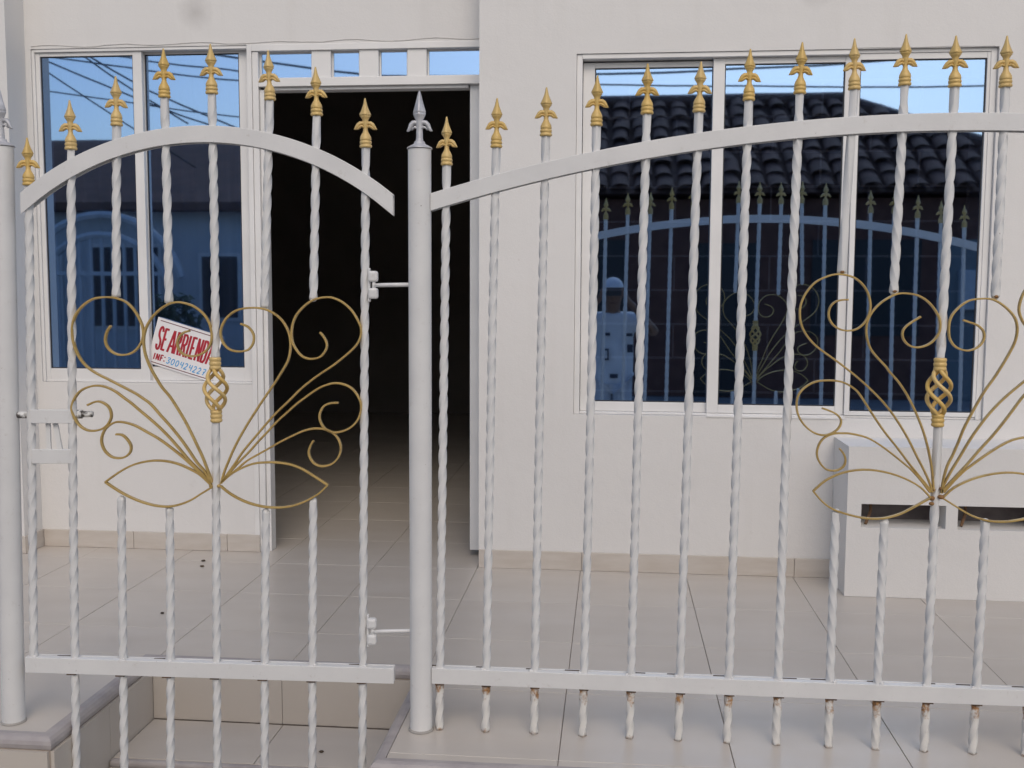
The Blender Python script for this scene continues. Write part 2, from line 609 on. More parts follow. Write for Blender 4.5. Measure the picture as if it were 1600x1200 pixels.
# ================================================================== HOUSE
FY, EY, BACK = 4.40, 4.55, 4.72    # front wall face, recessed entrance wall face, inner face
EX0, EX1 = -2.66, -0.570
house = thing('house', 'white painted single-storey house with aluminium windows behind the fence', 'house', (-0.5, 4.6, 0))
TOP = 3.3
w = MB()
WX0, WX1, WZ0, WZ1 = -0.162, 1.525, 0.680, 2.187
w.box(EX1, WX0, FY, BACK, -0.02, TOP)
w.box(WX1, 4.0, FY, BACK, -0.02, TOP)
w.box(WX0, WX1, FY, BACK, -0.02, WZ0)
w.box(WX0, WX1, FY, BACK, WZ1, TOP)
w.build('front_wall', WALL, house)
MB().box(-4.2, EX0, FY, BACK, -0.02, TOP).build('side_wall', WALL, house)
w = MB()
w.box(EX0, -1.628, EY, BACK, -0.02, 0.776)
w.box(EX0, -2.634, EY, BACK, 0.776, 2.284)
w.box(EX0, EX1, EY, BACK, 2.284, TOP)
w.build('entrance_wall', WALL, house)
MB().box(-4.2, 4.0, FY, 10.3, TOP, TOP + 0.15).build('roof_slab', WALL, house)
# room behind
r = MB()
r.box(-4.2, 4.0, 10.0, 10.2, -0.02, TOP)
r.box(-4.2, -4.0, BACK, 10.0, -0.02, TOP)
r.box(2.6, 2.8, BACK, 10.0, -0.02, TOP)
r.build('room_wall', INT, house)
inner = structure(MB().box(-4.0, 2.6, BACK, 10.0, -0.3, -0.009).build('room_floor', GROUT))
iy = [4.814 + 0.45 * k for k in range(8)]
for i in range(-5, 1):
    for j in range(len(iy) - 1):
        tile_top(inner, -0.125 + 0.45 * i, 0.325 + 0.45 * i, iy[j], iy[j + 1], 0.0)
MB().box(-4.0, 2.6, 7.966, 9.99, -0.009, 0.0).build('far_floor', TILE, inner)
for a, c in ((-4.0, -2.376), (0.326, 2.6)):
    MB().box(a, c, BACK + 0.1, 7.96, -0.009, -0.0005).build('side_floor', TILE, inner)

# skirting tiles
for x0, x1, yy in ((-2.649, -2.21, EY), (-2.21, -1.76, EY), (-1.76, -1.605, EY), (EX1, -0.12, FY), (-0.12, 0.33, FY), (0.33, 0.78, FY), (0.78, 0.928, FY)):
    MB().box(x0 + JG, x1 - JG, yy - 0.010, yy, 0.0005, 0.081).build('skirting_tile', SKIRT, house, bevel=0.002)
MB().box(EX0, EX0 + 0.010, FY, EY - 0.001, 0.0005, 0.081).build('skirting_tile', SKIRT, house, bevel=0.002)
for k in range(3):
    MB().box(EX0 - 0.45 * (k + 1) + JG, EX0 - 0.45 * k - JG - (0.0 if k else -0.009), FY - 0.010, FY, 0.0005, 0.081).build('skirting_tile', SKIRT, house, bevel=0.002)

# wavy sealant line above the entrance frame
pts = [(-2.63 + 0.05 * i, EY - 0.001, 2.294 + 0.004 * math.sin(i * 0.9) + random.uniform(-0.002, 0.002)) for i in range(42)]
MB().tube(pts, 0.0017, 5).build('sealant_bead', mat('grey_sealant', (0.50, 0.48, 0.46), (0.62, 0.60, 0.58), 20, 0.8), house, smooth=True)
pts = [(0.96 + 0.05 * i, FY - 0.0005, 2.190 + 0.001 * math.sin(i)) for i in range(12)]
MB().tube(pts, 0.0011, 5).build('sealant_bead', bpy.data.materials['grey_sealant'], house, smooth=True)


def glazed(parent, name, x0, x1, z0, z1, y0, y1, gx0, gx1, gz0, gz1, gy, seal=True):
    """A sash: ring of four profiles with a pane and its rubber line."""
    m = MB()
    m.box(x0, gx0, y0, y1, z0, z1)
    m.box(gx1, x1, y0, y1, z0, z1)
    m.box(gx0, gx1, y0 + 0.0012, y1, gz1, z1)
    m.box(gx0, gx1, y0 + 0.0012, y1, z0, gz0)
    s = m.build(name, ALU, parent, bevel=0.0015)
    MB().box(gx0 - 0.004, gx1 + 0.004, gy, gy + 0.004, gz0 - 0.004, gz1 + 0.004).build('pane', GLASS, parent)
    if seal:
        q = MB()
        t = 0.0045
        q.box(gx0, gx0 + t, gy - 0.003, gy - 0.0003, gz0, gz1)
        q.box(gx1 - t, gx1, gy - 0.003, gy - 0.0003, gz0, gz1)
        q.box(gx0 + t, gx1 - t, gy - 0.003, gy - 0.0003, gz1 - t, gz1)
        q.box(gx0 + t, gx1 - t, gy - 0.003, gy - 0.0003, gz0, gz0 + t)
        q.build('seal', SEAL, parent)
    return s


# right window: frame, inner sash, middle sash, fixed light
f = MB()
f.box(WX0 + 0.001, -0.138, 4.408, 4.500, WZ0 + 0.001, WZ1 - 0.001)
f.box(1.500, WX1 - 0.001, 4.416, 4.500, WZ0 + 0.001, WZ1 - 0.001)
f.box(-0.138, 0.962, 4.406, 4.500, 2.167, WZ1 - 0.001)
f.box(0.962, 1.500, 4.414, 4.500, 2.172, WZ1 - 0.001)
f.box(-0.138, 1.500, 4.424, 4.500, WZ0 + 0.001, 0.690)
win = f.build('window', ALU, house, bevel=0.0015)
glazed(win, 'sash', -0.136, 0.450, 0.691, 2.160, 4.452, 4.472, -0.0867, 0.4046, 0.7316, 2.138, 4.462)
glazed(win, 'sash', 0.402, 0.968, 0.6915, 2.166, 4.430, 4.4505, 0.449, 0.934, 0.7267, 2.1415, 4.440)
glazed(win, 'fixed_light', 0.970, 1.4995, 0.6915, 2.1715, 4.418, 4.440, 0.991, 1.487, 0.709, 2.147, 4.429)
MB().box(0.400, 0.969, 4.396, 4.424, 0.676, 0.6835).build('sill_lip', ALU, win, bevel=0.001)
# grille behind the glass
gr = MB()
for k in range(10):
    z = 0.775 + 0.1455 * k
    gr.box(-0.14, 1.50, 4.500, 4.506, z - 0.005, z + 0.005)
    for i in range(5):
        x = 0.06 + 0.40 * i + (0.20 if k % 2 else 0)
        if k < 9 and x < 1.48:
            gr.box(x - 0.004, x + 0.004, 4.5005, 4.5055, z + 0.005, z + 0.1405)
gr.build('grille', GRILLE, win)

# entrance unit: sliding window, post, transom over the doorway
f = MB()
f.box(-2.6335, -2.620, 4.556, 4.640, 0.777, 2.283)
f.box(-2.620, -1.628, 4.554, 4.640, 2.270, 2.283)
f.box(-2.620, -1.628, 4.5625, 4.640, 0.777, 0.786)
win2 = f.build('window', ALU, house, bevel=0.0015)
glazed(win2, 'sash', -2.6195, -2.1205, 0.779, 2.2695, 4.564, 4.584, -2.600, -2.162, 0.838, 2.253, 4.574)
glazed(win2, 'sash', -2.160, -1.636, 0.7865, 2.2695, 4.5915, 4.611, -2.120, -1.680, 0.849, 2.260, 4.600)
f = MB()
f.box(-1.628, -1.606, 4.546, 4.645, 0.0, 2.284)
f.box(-1.605, -1.578, 4.552, 4.640, 0.0, 2.2555)
f.box(-1.577, -1.557, 4.566, 4.630, 0.0, 2.092)
f.box(-1.606, EX1 - 0.003, 4.546, 4.645, 2.256, 2.284)
f.box(-1.577, EX1 - 0.003, 4.548, 4.640, 2.102, 2.139)
f.box(-1.556, -0.640, 4.566, 4.630, 2.088, 2.1015)
door = f.build('door_frame', ALU, house, bevel=0.002)
MB().box(-0.634, EX1 - 0.004, 4.575, 4.650, 0.03, 2.1015).build('jamb', GREYALU, door, bevel=0.003)
for x0, x1 in ((-1.336, -1.250), (-1.1215, -1.036), (-0.9073, -0.8225)):
    MB().box(x0, x1, 4.556, 4.600, 2.1395, 2.2555).build('transom_panel', ALU, door, bevel=0.0015)
for x0, x1 in ((-1.577, -1.337), (-1.249, -1.1225), (-1.035, -0.9083), (-0.8215, EX1 - 0.004)):
    q = MB()
    q.box(x0, x1, 4.578, 4.590, 2.1395, 2.1455)
    q.box(x0, x1, 4.578, 4.590, 2.2495, 2.2553)
    q.box(x0, x0 + 0.006, 4.578, 4.590, 2.1455, 2.2495)
    q.box(x1 - 0.006, x1, 4.578, 4.590, 2.1455, 2.2495)
    q.build('transom_frame', ALU, door)
    MB().box(x0 + 0.001, x1 - 0.001, 4.584, 4.588, 2.1405, 2.2545).build('pane', GLASS, door)

# curtain hanging inside the entrance window
cu = MB()
n = 150
rows = []
for k in range(n + 1):
    x = -2.63 + 1.02 * k / n
    y = 4.80 + 0.028 * math.sin(k * 0.62) + 0.012 * math.sin(k * 0.23 + 1) + 0.008 * math.sin(k * 1.7)
    rows.append((x, y))
vs = [(x, y, 0.35) for x, y in rows] + [(x, y, 2.32) for x, y in rows] + [(x, y + 0.002, 0.35) for x, y in rows] + [(x, y + 0.002, 2.32) for x, y in rows]
fs = [(i, i + 1, n + 2 + i, n + 1 + i) for i in range(n)] + [(2 * n + 2 + i, 3 * n + 3 + i, 3 * n + 4 + i, 2 * n + 3 + i) for i in range(n)]
cu.add(vs, fs)
tag(cu.build('curtain', CURT, None, smooth=True, loc=(-2.12, 4.80, 0.35)), 'grey blue folded curtain hanging inside the left entrance window', 'curtain')

# ------------------------------------------------------------------ masonry bench box with slots
bench = thing('masonry_box', 'low white masonry box with two dark slots below the right window', 'masonry box', (1.6, 4.13, 0))
b = MB()
BX0, BX1, BF, BT = 0.931, 2.30, 4.130, 0.602
sl = [(0.986, 1.309), (1.354, 1.678), (1.723, 2.046)]
b.box(BX0, BX1, BF, FY - 0.011, 0.0008, 0.2805)
b.box(BX0, BX1, BF, FY - 0.001, 0.3745, BT)
xp = BX0
for a, c in sl:
    b.box(xp, a, BF, FY - 0.011, 0.2805, 0.3745)
    xp = c
b.box(xp, BX1, BF, FY - 0.011, 0.2805, 0.3745)
b.build('body', WALL, bench)
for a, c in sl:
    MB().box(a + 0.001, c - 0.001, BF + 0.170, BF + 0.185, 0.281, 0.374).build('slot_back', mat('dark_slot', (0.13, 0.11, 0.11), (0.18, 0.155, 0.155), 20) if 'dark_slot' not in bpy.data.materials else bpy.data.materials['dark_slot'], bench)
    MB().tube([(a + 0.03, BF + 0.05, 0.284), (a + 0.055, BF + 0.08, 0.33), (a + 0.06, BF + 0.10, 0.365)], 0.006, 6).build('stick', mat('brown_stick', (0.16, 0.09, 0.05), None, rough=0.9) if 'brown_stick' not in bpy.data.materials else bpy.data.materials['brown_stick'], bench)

# ------------------------------------------------------------------ sign stuck in the entrance window
sign = thing('rental_sign', 'tilted white card sign with red SE ARRIENDA lettering in the window', 'sign', (-2.0826, 4.5875, 1.0797))
U = 0.3185 / 1060.0
ang = R(-16.4)
eu = Vector((math.cos(ang), 0, math.sin(ang)))
ev = Vector((math.sin(ang), 0, -math.cos(ang)))
SO = Vector((-2.0826, 4.5875, 1.0797))


def sp(u, v, y=0.0):
    return SO + eu * (u * U) + ev * (v * U) + Vector((0, y, 0))


c = MB()
c.loft([[sp(0, 0, d_), sp(1060, 0, d_), sp(1060, 730, d_), sp(0, 730, d_)] for d_ in (0.0012, 0.0)])
c.build('card', PAPER, sign)
for v in (42, 697):
    MB().loft([[sp(50, v - 6, d_), sp(1010, v - 6, d_), sp(1010, v + 6, d_), sp(50, v + 6, d_)] for d_ in (0.0, -0.0004)]).build('ruled_line', MAROON, sign)


GLYPH = {'S': [[(.92, .80), (.80, .93), (.5, 1), (.2, .93), (.10, .76), (.22, .60), (.5, .50), (.78, .40), (.90, .23), (.78, .06), (.5, 0), (.2, .06), (.08, .22)]],
         'E': [[(.10, 0), (.10, 1)], [(.10, .965), (.95, .965)], [(.10, .51), (.80, .51)], [(.10, .035), (.95, .035)]],
         'A': [[(0, 0), (.46, 1)], [(1, 0), (.54, 1)], [(.22, .30), (.78, .30)]],
         'R': [[(.10, 0), (.10, 1)], [(.10, .965), (.60, .965), (.85, .88), (.88, .75), (.85, .60), (.60, .51), (.10, .51)], [(.55, .50), (.92, 0)]],
         'I': [[(.5, 0), (.5, 1)]], 'N': [[(.10, 0), (.10, 1)], [(.12, 1), (.88, 0)], [(.90, 0), (.90, 1)]],
         'D': [[(.10, 0), (.10, 1)], [(.10, .965), (.55, .965), (.82, .84), (.90, .5), (.82, .16), (.55, .035), (.10, .035)]],
         'F': [[(.12, 0), (.12, 1)], [(.12, .96), (.95, .96)], [(.12, .52), (.8, .52)]], ':': [[(.5, .68), (.5, .86)], [(.5, .08), (.5, .26)]],
         '3': [[(0, .9), (.5, 1), (.8, .8), (.35, .55), (.8, .3), (.45, 0), (0, .12)]], '0': [[(.4, 1), (.05, .75), (.05, .25), (.4, 0), (.75, .25), (.75, .75), (.4, 1)]],
         '4': [[(.1, 1), (.1, .5), (.75, .55)], [(.75, 1), (.7, .0)]], '2': [[(0, .8), (.35, 1), (.7, .8), (.5, .45), (0, 0), (.8, .05)]],
         '7': [[(0, .95), (.75, 1), (.3, 0)], [(.15, .5), (.7, .55)]], '9': [[(.75, .85), (.4, 1), (.1, .75), (.35, .5), (.75, .8), (.7, .3), (.45, -.15)]]}


def glyph(ch, u0, wdt, v0, v1, stroke, m, name, slant=0.0, curvy=False):
    g = MB()
    for si, st in enumerate(GLYPH[ch]):
        q = [Vector((a_, b_, 0)) for a_, b_ in st]
        q = spline(q, 5) if (curvy or (ch == 'S')) else q
        pts = [(u0 + p_.x * wdt + p_.y * slant, v1 - p_.y * (v1 - v0)) for p_ in q]
        L_, R_ = [], []
        for k, p_ in enumerate(pts):
            def nrm_(i_, j_):
                d0 = Vector((pts[j_][0] - pts[i_][0], pts[j_][1] - pts[i_][1]))
                d0.normalize()
                return Vector((-d0.y, d0.x))
            if k == 0:
                n_ = nrm_(0, 1)
            elif k == len(pts) - 1:
                n_ = nrm_(k - 1, k)
            else:
                n1, n2 = nrm_(k - 1, k), nrm_(k, k + 1)
                n_ = (n1 + n2).normalized()
                n_ = n_ / max(0.55, n_.dot(n1))
            L_.append((p_[0] + n_.x * stroke / 2, p_[1] + n_.y * stroke / 2))
            R_.append((p_[0] - n_.x * stroke / 2, p_[1] - n_.y * stroke / 2))
        rings = [[sp(*L_[k], -0.0005 - 0.00006 * si), sp(*R_[k], -0.0005 - 0.00006 * si), sp(*R_[k], -0.0001), sp(*L_[k], -0.0001)] for k in range(len(pts))]
        g.loft(rings)
    return g.build(name, m, sign)


for ch, u0, wd in zip('SEARRIENDA', (70, 160, 268, 368, 466, 562, 616, 706, 806, 902), (66, 62, 84, 74, 74, 20, 66, 76, 74, 84)):
    glyph(ch, u0, wd, 132, 482, 34, RED, 'letter', slant=6)
for ch, u0, wd in zip('INF:', (82, 122, 190, 250), (14, 48, 42, 14)):
    glyph(ch, u0, wd, 550, 648, 21, RED, 'letter', slant=4)
u = 296.0
for i, ch in enumerate('3004242279'):
    glyph(ch, u, 54, 556 + i * 1.5, 650 + i * 1.5, 14, BLUE, 'digit', slant=14, curvy=True)
    u += 73

# ================================================================== FENCE
PY = 2.72                       # plane of the bars


def finial_mesh():
    m = MB()
    k = 0.131 / 79.0
    prof = [(8.6, 0), (9.6, 0.8), (9.9, 2.2), (9.2, 4.6), (7.9, 5.5), (9.2, 6.6), (9.6, 8.4), (9.0, 10.4), (7.7, 11.2), (8.9, 12.2), (9.0, 14), (8.3, 17.5), (6.6, 21), (4.6, 24.5), (3.7, 28), (3.8, 33), (4.8, 38), (4.8, 42), (4.6, 44.5), (7.0, 48.5), (8.9, 50.6), (7.1, 51.1), (9.4, 51.9), (8.9, 54), (6.0, 60.5), (3.7, 67), (2.3, 73), (1.5, 77.6), (0.8, 79)]
    sq = [0, 0, 0, 0, 0, 0, 0, 0, 0, 0, 0, 0, .1, .2, .3, .35, .4, .5, .6, .75, .8, .8, .8, .8, .8, .8, .7, .3, 0]
    m.lathe([(r * k, z * k) for r, z in prof], n=16, sq=sq)
    for s in (-1, 1):
        m.tube([(s * x * k, 0, z * k) for x, z in ((1.5, 36.5), (4.5, 39.2), (8, 39.0), (11, 36.8), (13.6, 33.2), (16, 30.2), (18, 29.2))], [q * k for q in (2.8, 3.7, 3.9, 3.8, 3.2, 2.2, 0.9)], 10, squash=(0.95, 0.9))
        m.tube([(s * x * k, 0, z * k) for x, z in ((2, 32.0), (5.5, 34.6), (8.8, 33.2), (11.6, 30.6), (14.8, 29.2))], [q * k for q in (1.8, 2.4, 2.5, 2.0, 0.9)], 8, squash=(1.9, 0.9))
    o = m.build('finial', GOLD, None, smooth=True)
    me = o.data
    bpy.data.objects.remove(o)
    return me


FINIAL = finial_mesh()


def put_finial(bar, root, x, z, y=PY):
    o = bpy.data.objects.new('finial', FINIAL)
    COL.objects.link(o)
    o.parent = bar
    o.location = Vector((x, y, z)) - ORG[bar.name]
    o.rotation_euler = (R(random.uniform(-1.2, 1.2)), R(random.uniform(-1.6, 1.6)), R(random.uniform(-9, 9)))
    s_ = random.uniform(0.96, 1.02)
    o.scale = (s_, s_, random.uniform(0.95, 0.99))
    return o


def bar_mesh(p0, p1, side=0.0168, hand=1, pitch=0.205, ph=0.0, plain0=0.0, plain1=0.045, m=None):
    """Twisted square bar from p0 (low) to p1 (high)."""
    m = m or MB()
    p0, p1 = Vector(p0), Vector(p1)
    Ln = (p1 - p0).length
    n = max(4, int(Ln / 0.0070))
    rings = []
    a = ph
    prev = 0.0
    pitch *= random.uniform(0.93, 1.07)
    bow = Vector((random.uniform(-1, 1), random.uniform(-1, 1), 0)) * 0.0022 * min(1.0, Ln / 1.2)
    kink = random.uniform(0.3, 0.7)
    for i in range(n + 1):
        s_ = Ln * i / n
        rate = hand * 2 * math.pi / pitch
        if s_ < plain0 or s_ > Ln - plain1:
            rate *= 0.15
        a += rate * (s_ - prev)
        prev = s_
        c_ = p0.lerp(p1, i / n)
        tt = i / n
        c_ = c_ + bow * math.sin(math.pi * (tt ** (0.6 + kink)))
        ring = []
        for q in range(4):
            for e, rf in ((-0.11, 0.69), (0.11, 0.69), (math.pi / 4, 0.525)):
                th = a + q * math.pi / 2 + e
                rr = side * rf
                ring.append((c_.x + rr * math.cos(th), c_.y + rr * math.sin(th), c_.z))
        rings.append(ring)
    m.loft(rings)
    return m


def ribbon(pts, thick, y0, y1, parent, name, m):
    P = spline([Vector((x, 0, z)) for x, z in pts], 3)
    rings = []
    h = thick / 2
    for i, p in enumerate(P):
        t = (P[min(i + 1, len(P) - 1)] - P[max(i - 1, 0)]).normalized()
        n_ = Vector((-t.z, 0, t.x)) * h
        e = 0.0012
        rings.append([(p.x + n_.x, y0 + e, p.z + n_.z), (p.x + n_.x, y1 - e, p.z + n_.z), (p.x + n_.x * 0.6, y1, p.z + n_.z * 0.6), (p.x - n_.x * 0.6, y1, p.z - n_.z * 0.6),
                      (p.x - n_.x, y1 - e, p.z - n_.z), (p.x - n_.x, y0 + e, p.z - n_.z), (p.x - n_.x * 0.6, y0, p.z - n_.z * 0.6), (p.x + n_.x * 0.6, y0, p.z + n_.z * 0.6)])
    return MB().loft(rings).build(name, m, parent, smooth=False)


def arch(parent, cx, top, rad, x0, x1, h=0.0435, y0=2.7045, y1=2.7355, nseg=56):
    rings = []
    cz = top - rad
    for i in range(nseg + 1):
        x = x0 + (x1 - x0) * i / nseg
        zt = cz + math.sqrt(rad * rad - (x - cx) ** 2)
        nx, nz = (x - cx) / rad, (zt - cz) / rad
        if i in (0, nseg):
            nx, nz = 0, 1 / max(nz, 0.5)
        bx_, bz_ = x - nx * h, zt - nz * h
        t_ = 0.003
        tx_, tz_ = x - nx * t_, zt - nz * t_
        rings.append([(x, y0, zt), (bx_, y0, bz_), (bx_, y0 + t_, bz_), (tx_, y0 + t_, tz_), (tx_, y1 - t_, tz_), (bx_, y1 - t_, bz_), (bx_, y1, bz_), (x, y1, zt)])
    return MB().loft(rings).build('arch_rail', STEEL, parent, bevel=0.0012)


def rail(parent, xa, za, xb_, zb_, h=0.0435, y0=2.7045, y1=2.7375):
    """Rectangular rail with an open seam along its top where the two strips meet."""
    ym = y0 + 0.021
    sec = [(y0, 0), (y1, 0), (y1, h), (ym + 0.005, h), (ym + 0.005, h - 0.007), (ym, h - 0.007), (ym, h), (y0, h)]
    rings = []
    for i in range(25):
        t = i / 24
        rings.append([(xa + (xb_ - xa) * t, y_, za + (zb_ - za) * t + z_) for y_, z_ in sec])
    return MB().loft(rings).build('rail', STEEL, parent, bevel=0.0012)


def grime_gap_shade(parent, x, z):
    """Dark box painting the shade of the open gap in the rail beside a bar."""
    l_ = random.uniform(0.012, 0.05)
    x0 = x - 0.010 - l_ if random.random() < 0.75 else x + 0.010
    return MB().box(x0, x0 + l_, 2.7258, 2.7302, z - 0.004, z + 0.0012).build('grime_gap_shade', DIRT_SHADE, parent, bevel=0.001)


def hole_shade(parent, x, z, m=None):
    """Dark plate painting in the shaded punched hole where a bar leaves the underside of the rail."""
    return MB().box(x - 0.0125, x + 0.0125, 2.706, 2.734, z - 0.0035, z + 0.001).build('hole_shade', m or HOLE_SHADE, parent)


HOLE_SHADE = mat('rusty_hole_shade', (0.05, 0.03, 0.02), (0.13, 0.08, 0.05), 60, 0.9)  # rusty near-black that puts the shade of the bar holes into colour


def weld(parent, x, y, z, s_=0.008, m=None):
    bm_ = MB()
    prof = [(0.001, -1), (0.7, -0.75), (1.0, 0), (0.75, 0.7), (0.001, 1)]
    bm_.lathe([(r_ * s_ * random.uniform(0.85, 1.15), q * s_ * 0.7) for r_, q in prof], (x, y, z), 8)
    return bm_.build('weld', m or STEEL, parent, smooth=True)


def basket(parent, x, z0, z1, y=PY):
    """Twisted cage knuckle with ringed collars."""
    col = 0.034
    bk = None
    for s0, nm in ((z0, 'collar'), (z1 - col, 'collar')):
        k = col / 20.0
        pr = [(7.8, 0), (9.6, 1), (10.2, 3.2), (9.6, 5.6), (8.7, 6.6), (9.9, 7.8), (10.3, 10), (9.9, 12.2), (8.7, 13.4), (9.6, 14.4), (10.2, 16.8), (9.6, 19), (7.8, 20)]
        MB().lathe([(r_ * k * 0.93, q * k) for r_, q in pr], (x, y, s0), 16).build(nm, GOLD, parent, smooth=True)
    a0, a1 = z0 + col * 0.85, z1 - col * 0.85
    cage = None
    for q in range(4):
        path = []
        for i in range(33):
            t = i / 32
            rr = 0.0060 + 0.0240 * math.sin(math.pi * t) ** 0.72
            th = q * math.pi / 2 + 0.5 - math.pi * 1.45 * (t - 0.5)
            path.append((x + rr * math.cos(th), y + rr * math.sin(th), a0 + (a1 - a0) * t))
        MB().tube(path, 0.0054, 8).build('cage_wire', GOLD, parent, smooth=True)


def post(x0, x1, label, ztop=1.573, y=2.715, group='round steel fence posts'):
    o = thing('fence_post', label, 'fence post', (x0, y, 0), group)
    m = MB()
    rr = 0.0303
    m.lathe([(rr * (1.13 + 0.03 * math.sin(9 * x0)), 0.0008), (rr * 1.11, 0.0025), (rr * 1.05, 0.005), (rr * 0.98, 0.007)], (x0, y, 0), 24)
    m.build('foot', CONC, o, smooth=True)
    m = MB()
    rings = []
    for i in range(13):
        t = i / 12
        rings.append([(x0 + (x1 - x0) * t + rr * math.cos(2 * math.pi * j / 28), y + rr * math.sin(2 * math.pi * j / 28), 0.002 + (ztop - 0.002) * t) for j in range(28)])
    m.loft(rings)
    s_ = m.build('shaft', STEEL, o, smooth=True)
    wn_ = s_.modifiers.new('edge', 'EDGE_SPLIT')
    wn_.split_angle = R(60)
    cap = MB()
    k = 0.149 / 89.0
    cap.lathe([(19.6 * k, 0.0), (20.2 * k, 0.6 * k), (19.4 * k, 2.2 * k), (14 * k, 5.2 * k), (10 * k, 7 * k), (8.6 * k, 9 * k), (8.2 * k, 11 * k), (6 * k, 12.4 * k), (5.4 * k, 16 * k), (5.2 * k, 24 * k), (5.0 * k, 31 * k), (5.6 * k, 36 * k), (5.8 * k, 43 * k), (6.6 * k, 46 * k), (9.6 * k, 52 * k), (10.2 * k, 54.4 * k), (9.2 * k, 54.9 * k), (10.2 * k, 55.8 * k), (9.8 * k, 58 * k), (7.4 * k, 66 * k), (5 * k, 75 * k), (3 * k, 83 * k), (1.6 * k, 88 * k), (0.6 * k, 89.5 * k)],
              (x1, y, ztop + 0.001), 20, [0] * 9 + [.1, .2, .3, .4, .5, .6, .75, .8, .8, .8, .8, .7, .6, .3, 0])
    for s2 in (-1, 1):
        cap.tube([(x1 + s2 * a * k, y, ztop + bq * k) for a, bq in ((2, 38), (6, 41.5), (10, 41), (13.5, 37.5), (15.5, 32), (18, 29), (20.3, 28.2))], [q * k for q in (2.9, 4.0, 4.2, 4.0, 3.4, 2.3, 1.0)], 10, squash=(0.95, 0.9))
        cap.tube([(x1 + s2 * a * k, y, ztop + bq * k) for a, bq in ((3, 31.5), (7, 34.5), (10, 33), (12.5, 29.5))], [q * k for q in (1.9, 2.3, 2.0, 0.9)], 8, squash=(1.6, 0.9))
    cap.build('finial', SILVER, o, smooth=True)
    return o


post(-1.6520, -1.6217, 'white round post at the left edge, latch side of the gate', 1.580, 2.645)
post(-0.5105, -0.5093, 'white round post with grey spear finial between gate and fence panel')
post(2.183, 2.183, 'white round post at the far right end of the fence panel')

# ------------------------------------------------------------------ gate
gate = thing('gate', 'white twisted bar gate with arched top and gold scrollwork', 'gate', (-0.66, PY, -0.27))
arch(gate, -1.0756, 1.6340, 0.780, -1.5700, -0.5815)
rail(gate, -1.605, 0.1500, -0.587, 0.1270)
rail(gate, -1.600, -0.240, -0.600, -0.263, 0.036)
top = [(-1.552, 1.4782), (-1.4361, 1.5719), (-1.3127, 1.6341), (-1.1842, 1.7072), (-1.0587, 1.717), (-0.9053, 1.7012), (-0.7826, 1.6617), (-0.654, 1.5791)]
railx = [-1.5882, -1.4782, -1.3431, -1.2142, -1.0818, -0.9497, -0.8148, -0.6759]
up_end = {2: (-1.3277, 1.1844), 3: (-1.1861, 1.1696), 5: (-0.9299, 1.1574), 6: (-0.7979, 1.1801)}
lo_st = {2: (-1.3301, 0.6381), 3: (-1.1987, 0.6091), 5: (-0.9353, 0.6052), 6: (-0.8055, 0.6381)}
for i, (x, z) in enumerate(top):
    zb = 0.155 if i == 0 else -0.235
    xb = railx[i] - (0 if i == 0 else 0.004)
    ph = random.uniform(0, 6)
    weld(gate, railx[i] + 0.009, 2.712, 0.1945 - 0.023 * (railx[i] + 1.605) / 1.018, random.uniform(0.004, 0.0065))
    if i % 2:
        grime_gap_shade(gate, railx[i], 0.1935 - 0.023 * (railx[i] + 1.605) / 1.018)
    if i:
        hole_shade(gate, railx[i] - 0.001, 0.1500 - 0.023 * (railx[i] + 1.605) / 1.018)
    if i in up_end:
        ue, ls = up_end[i], lo_st[i]
        br = bar_mesh((ue[0], PY, ue[1]), (x, PY, z + 0.004), ph=ph).build('bar', STEEL, gate, smooth=True)
        put_finial(br, gate, x, z)
        bar_mesh((xb, PY, zb), (ls[0], PY, ls[1]), ph=ph + 1, plain1=0.02).build('bar', STEEL, gate, smooth=True)
        weld(gate, ue[0], PY, ue[1], 0.0095)
        weld(gate, ls[0], PY, ls[1], 0.0095)
    elif i == 4:
        br = bar_mesh((-1.0640, PY, 1.021), (x, PY, z + 0.004), ph=ph, plain0=0.02).build('bar', STEEL, gate, smooth=True)
        put_finial(br, gate, x, z)
        bar_mesh((xb, PY, zb), (-1.0670, PY, 0.850), ph=ph + 1, plain1=0.03).build('bar', STEEL, gate, smooth=True)
        basket(gate, -1.0654, 0.8471, 1.0238)
    else:
        br = bar_mesh((xb, PY, zb), (x, PY, z + 0.004), ph=ph).build('bar', STEEL, gate, smooth=True)
        put_finial(br, gate, x, z)
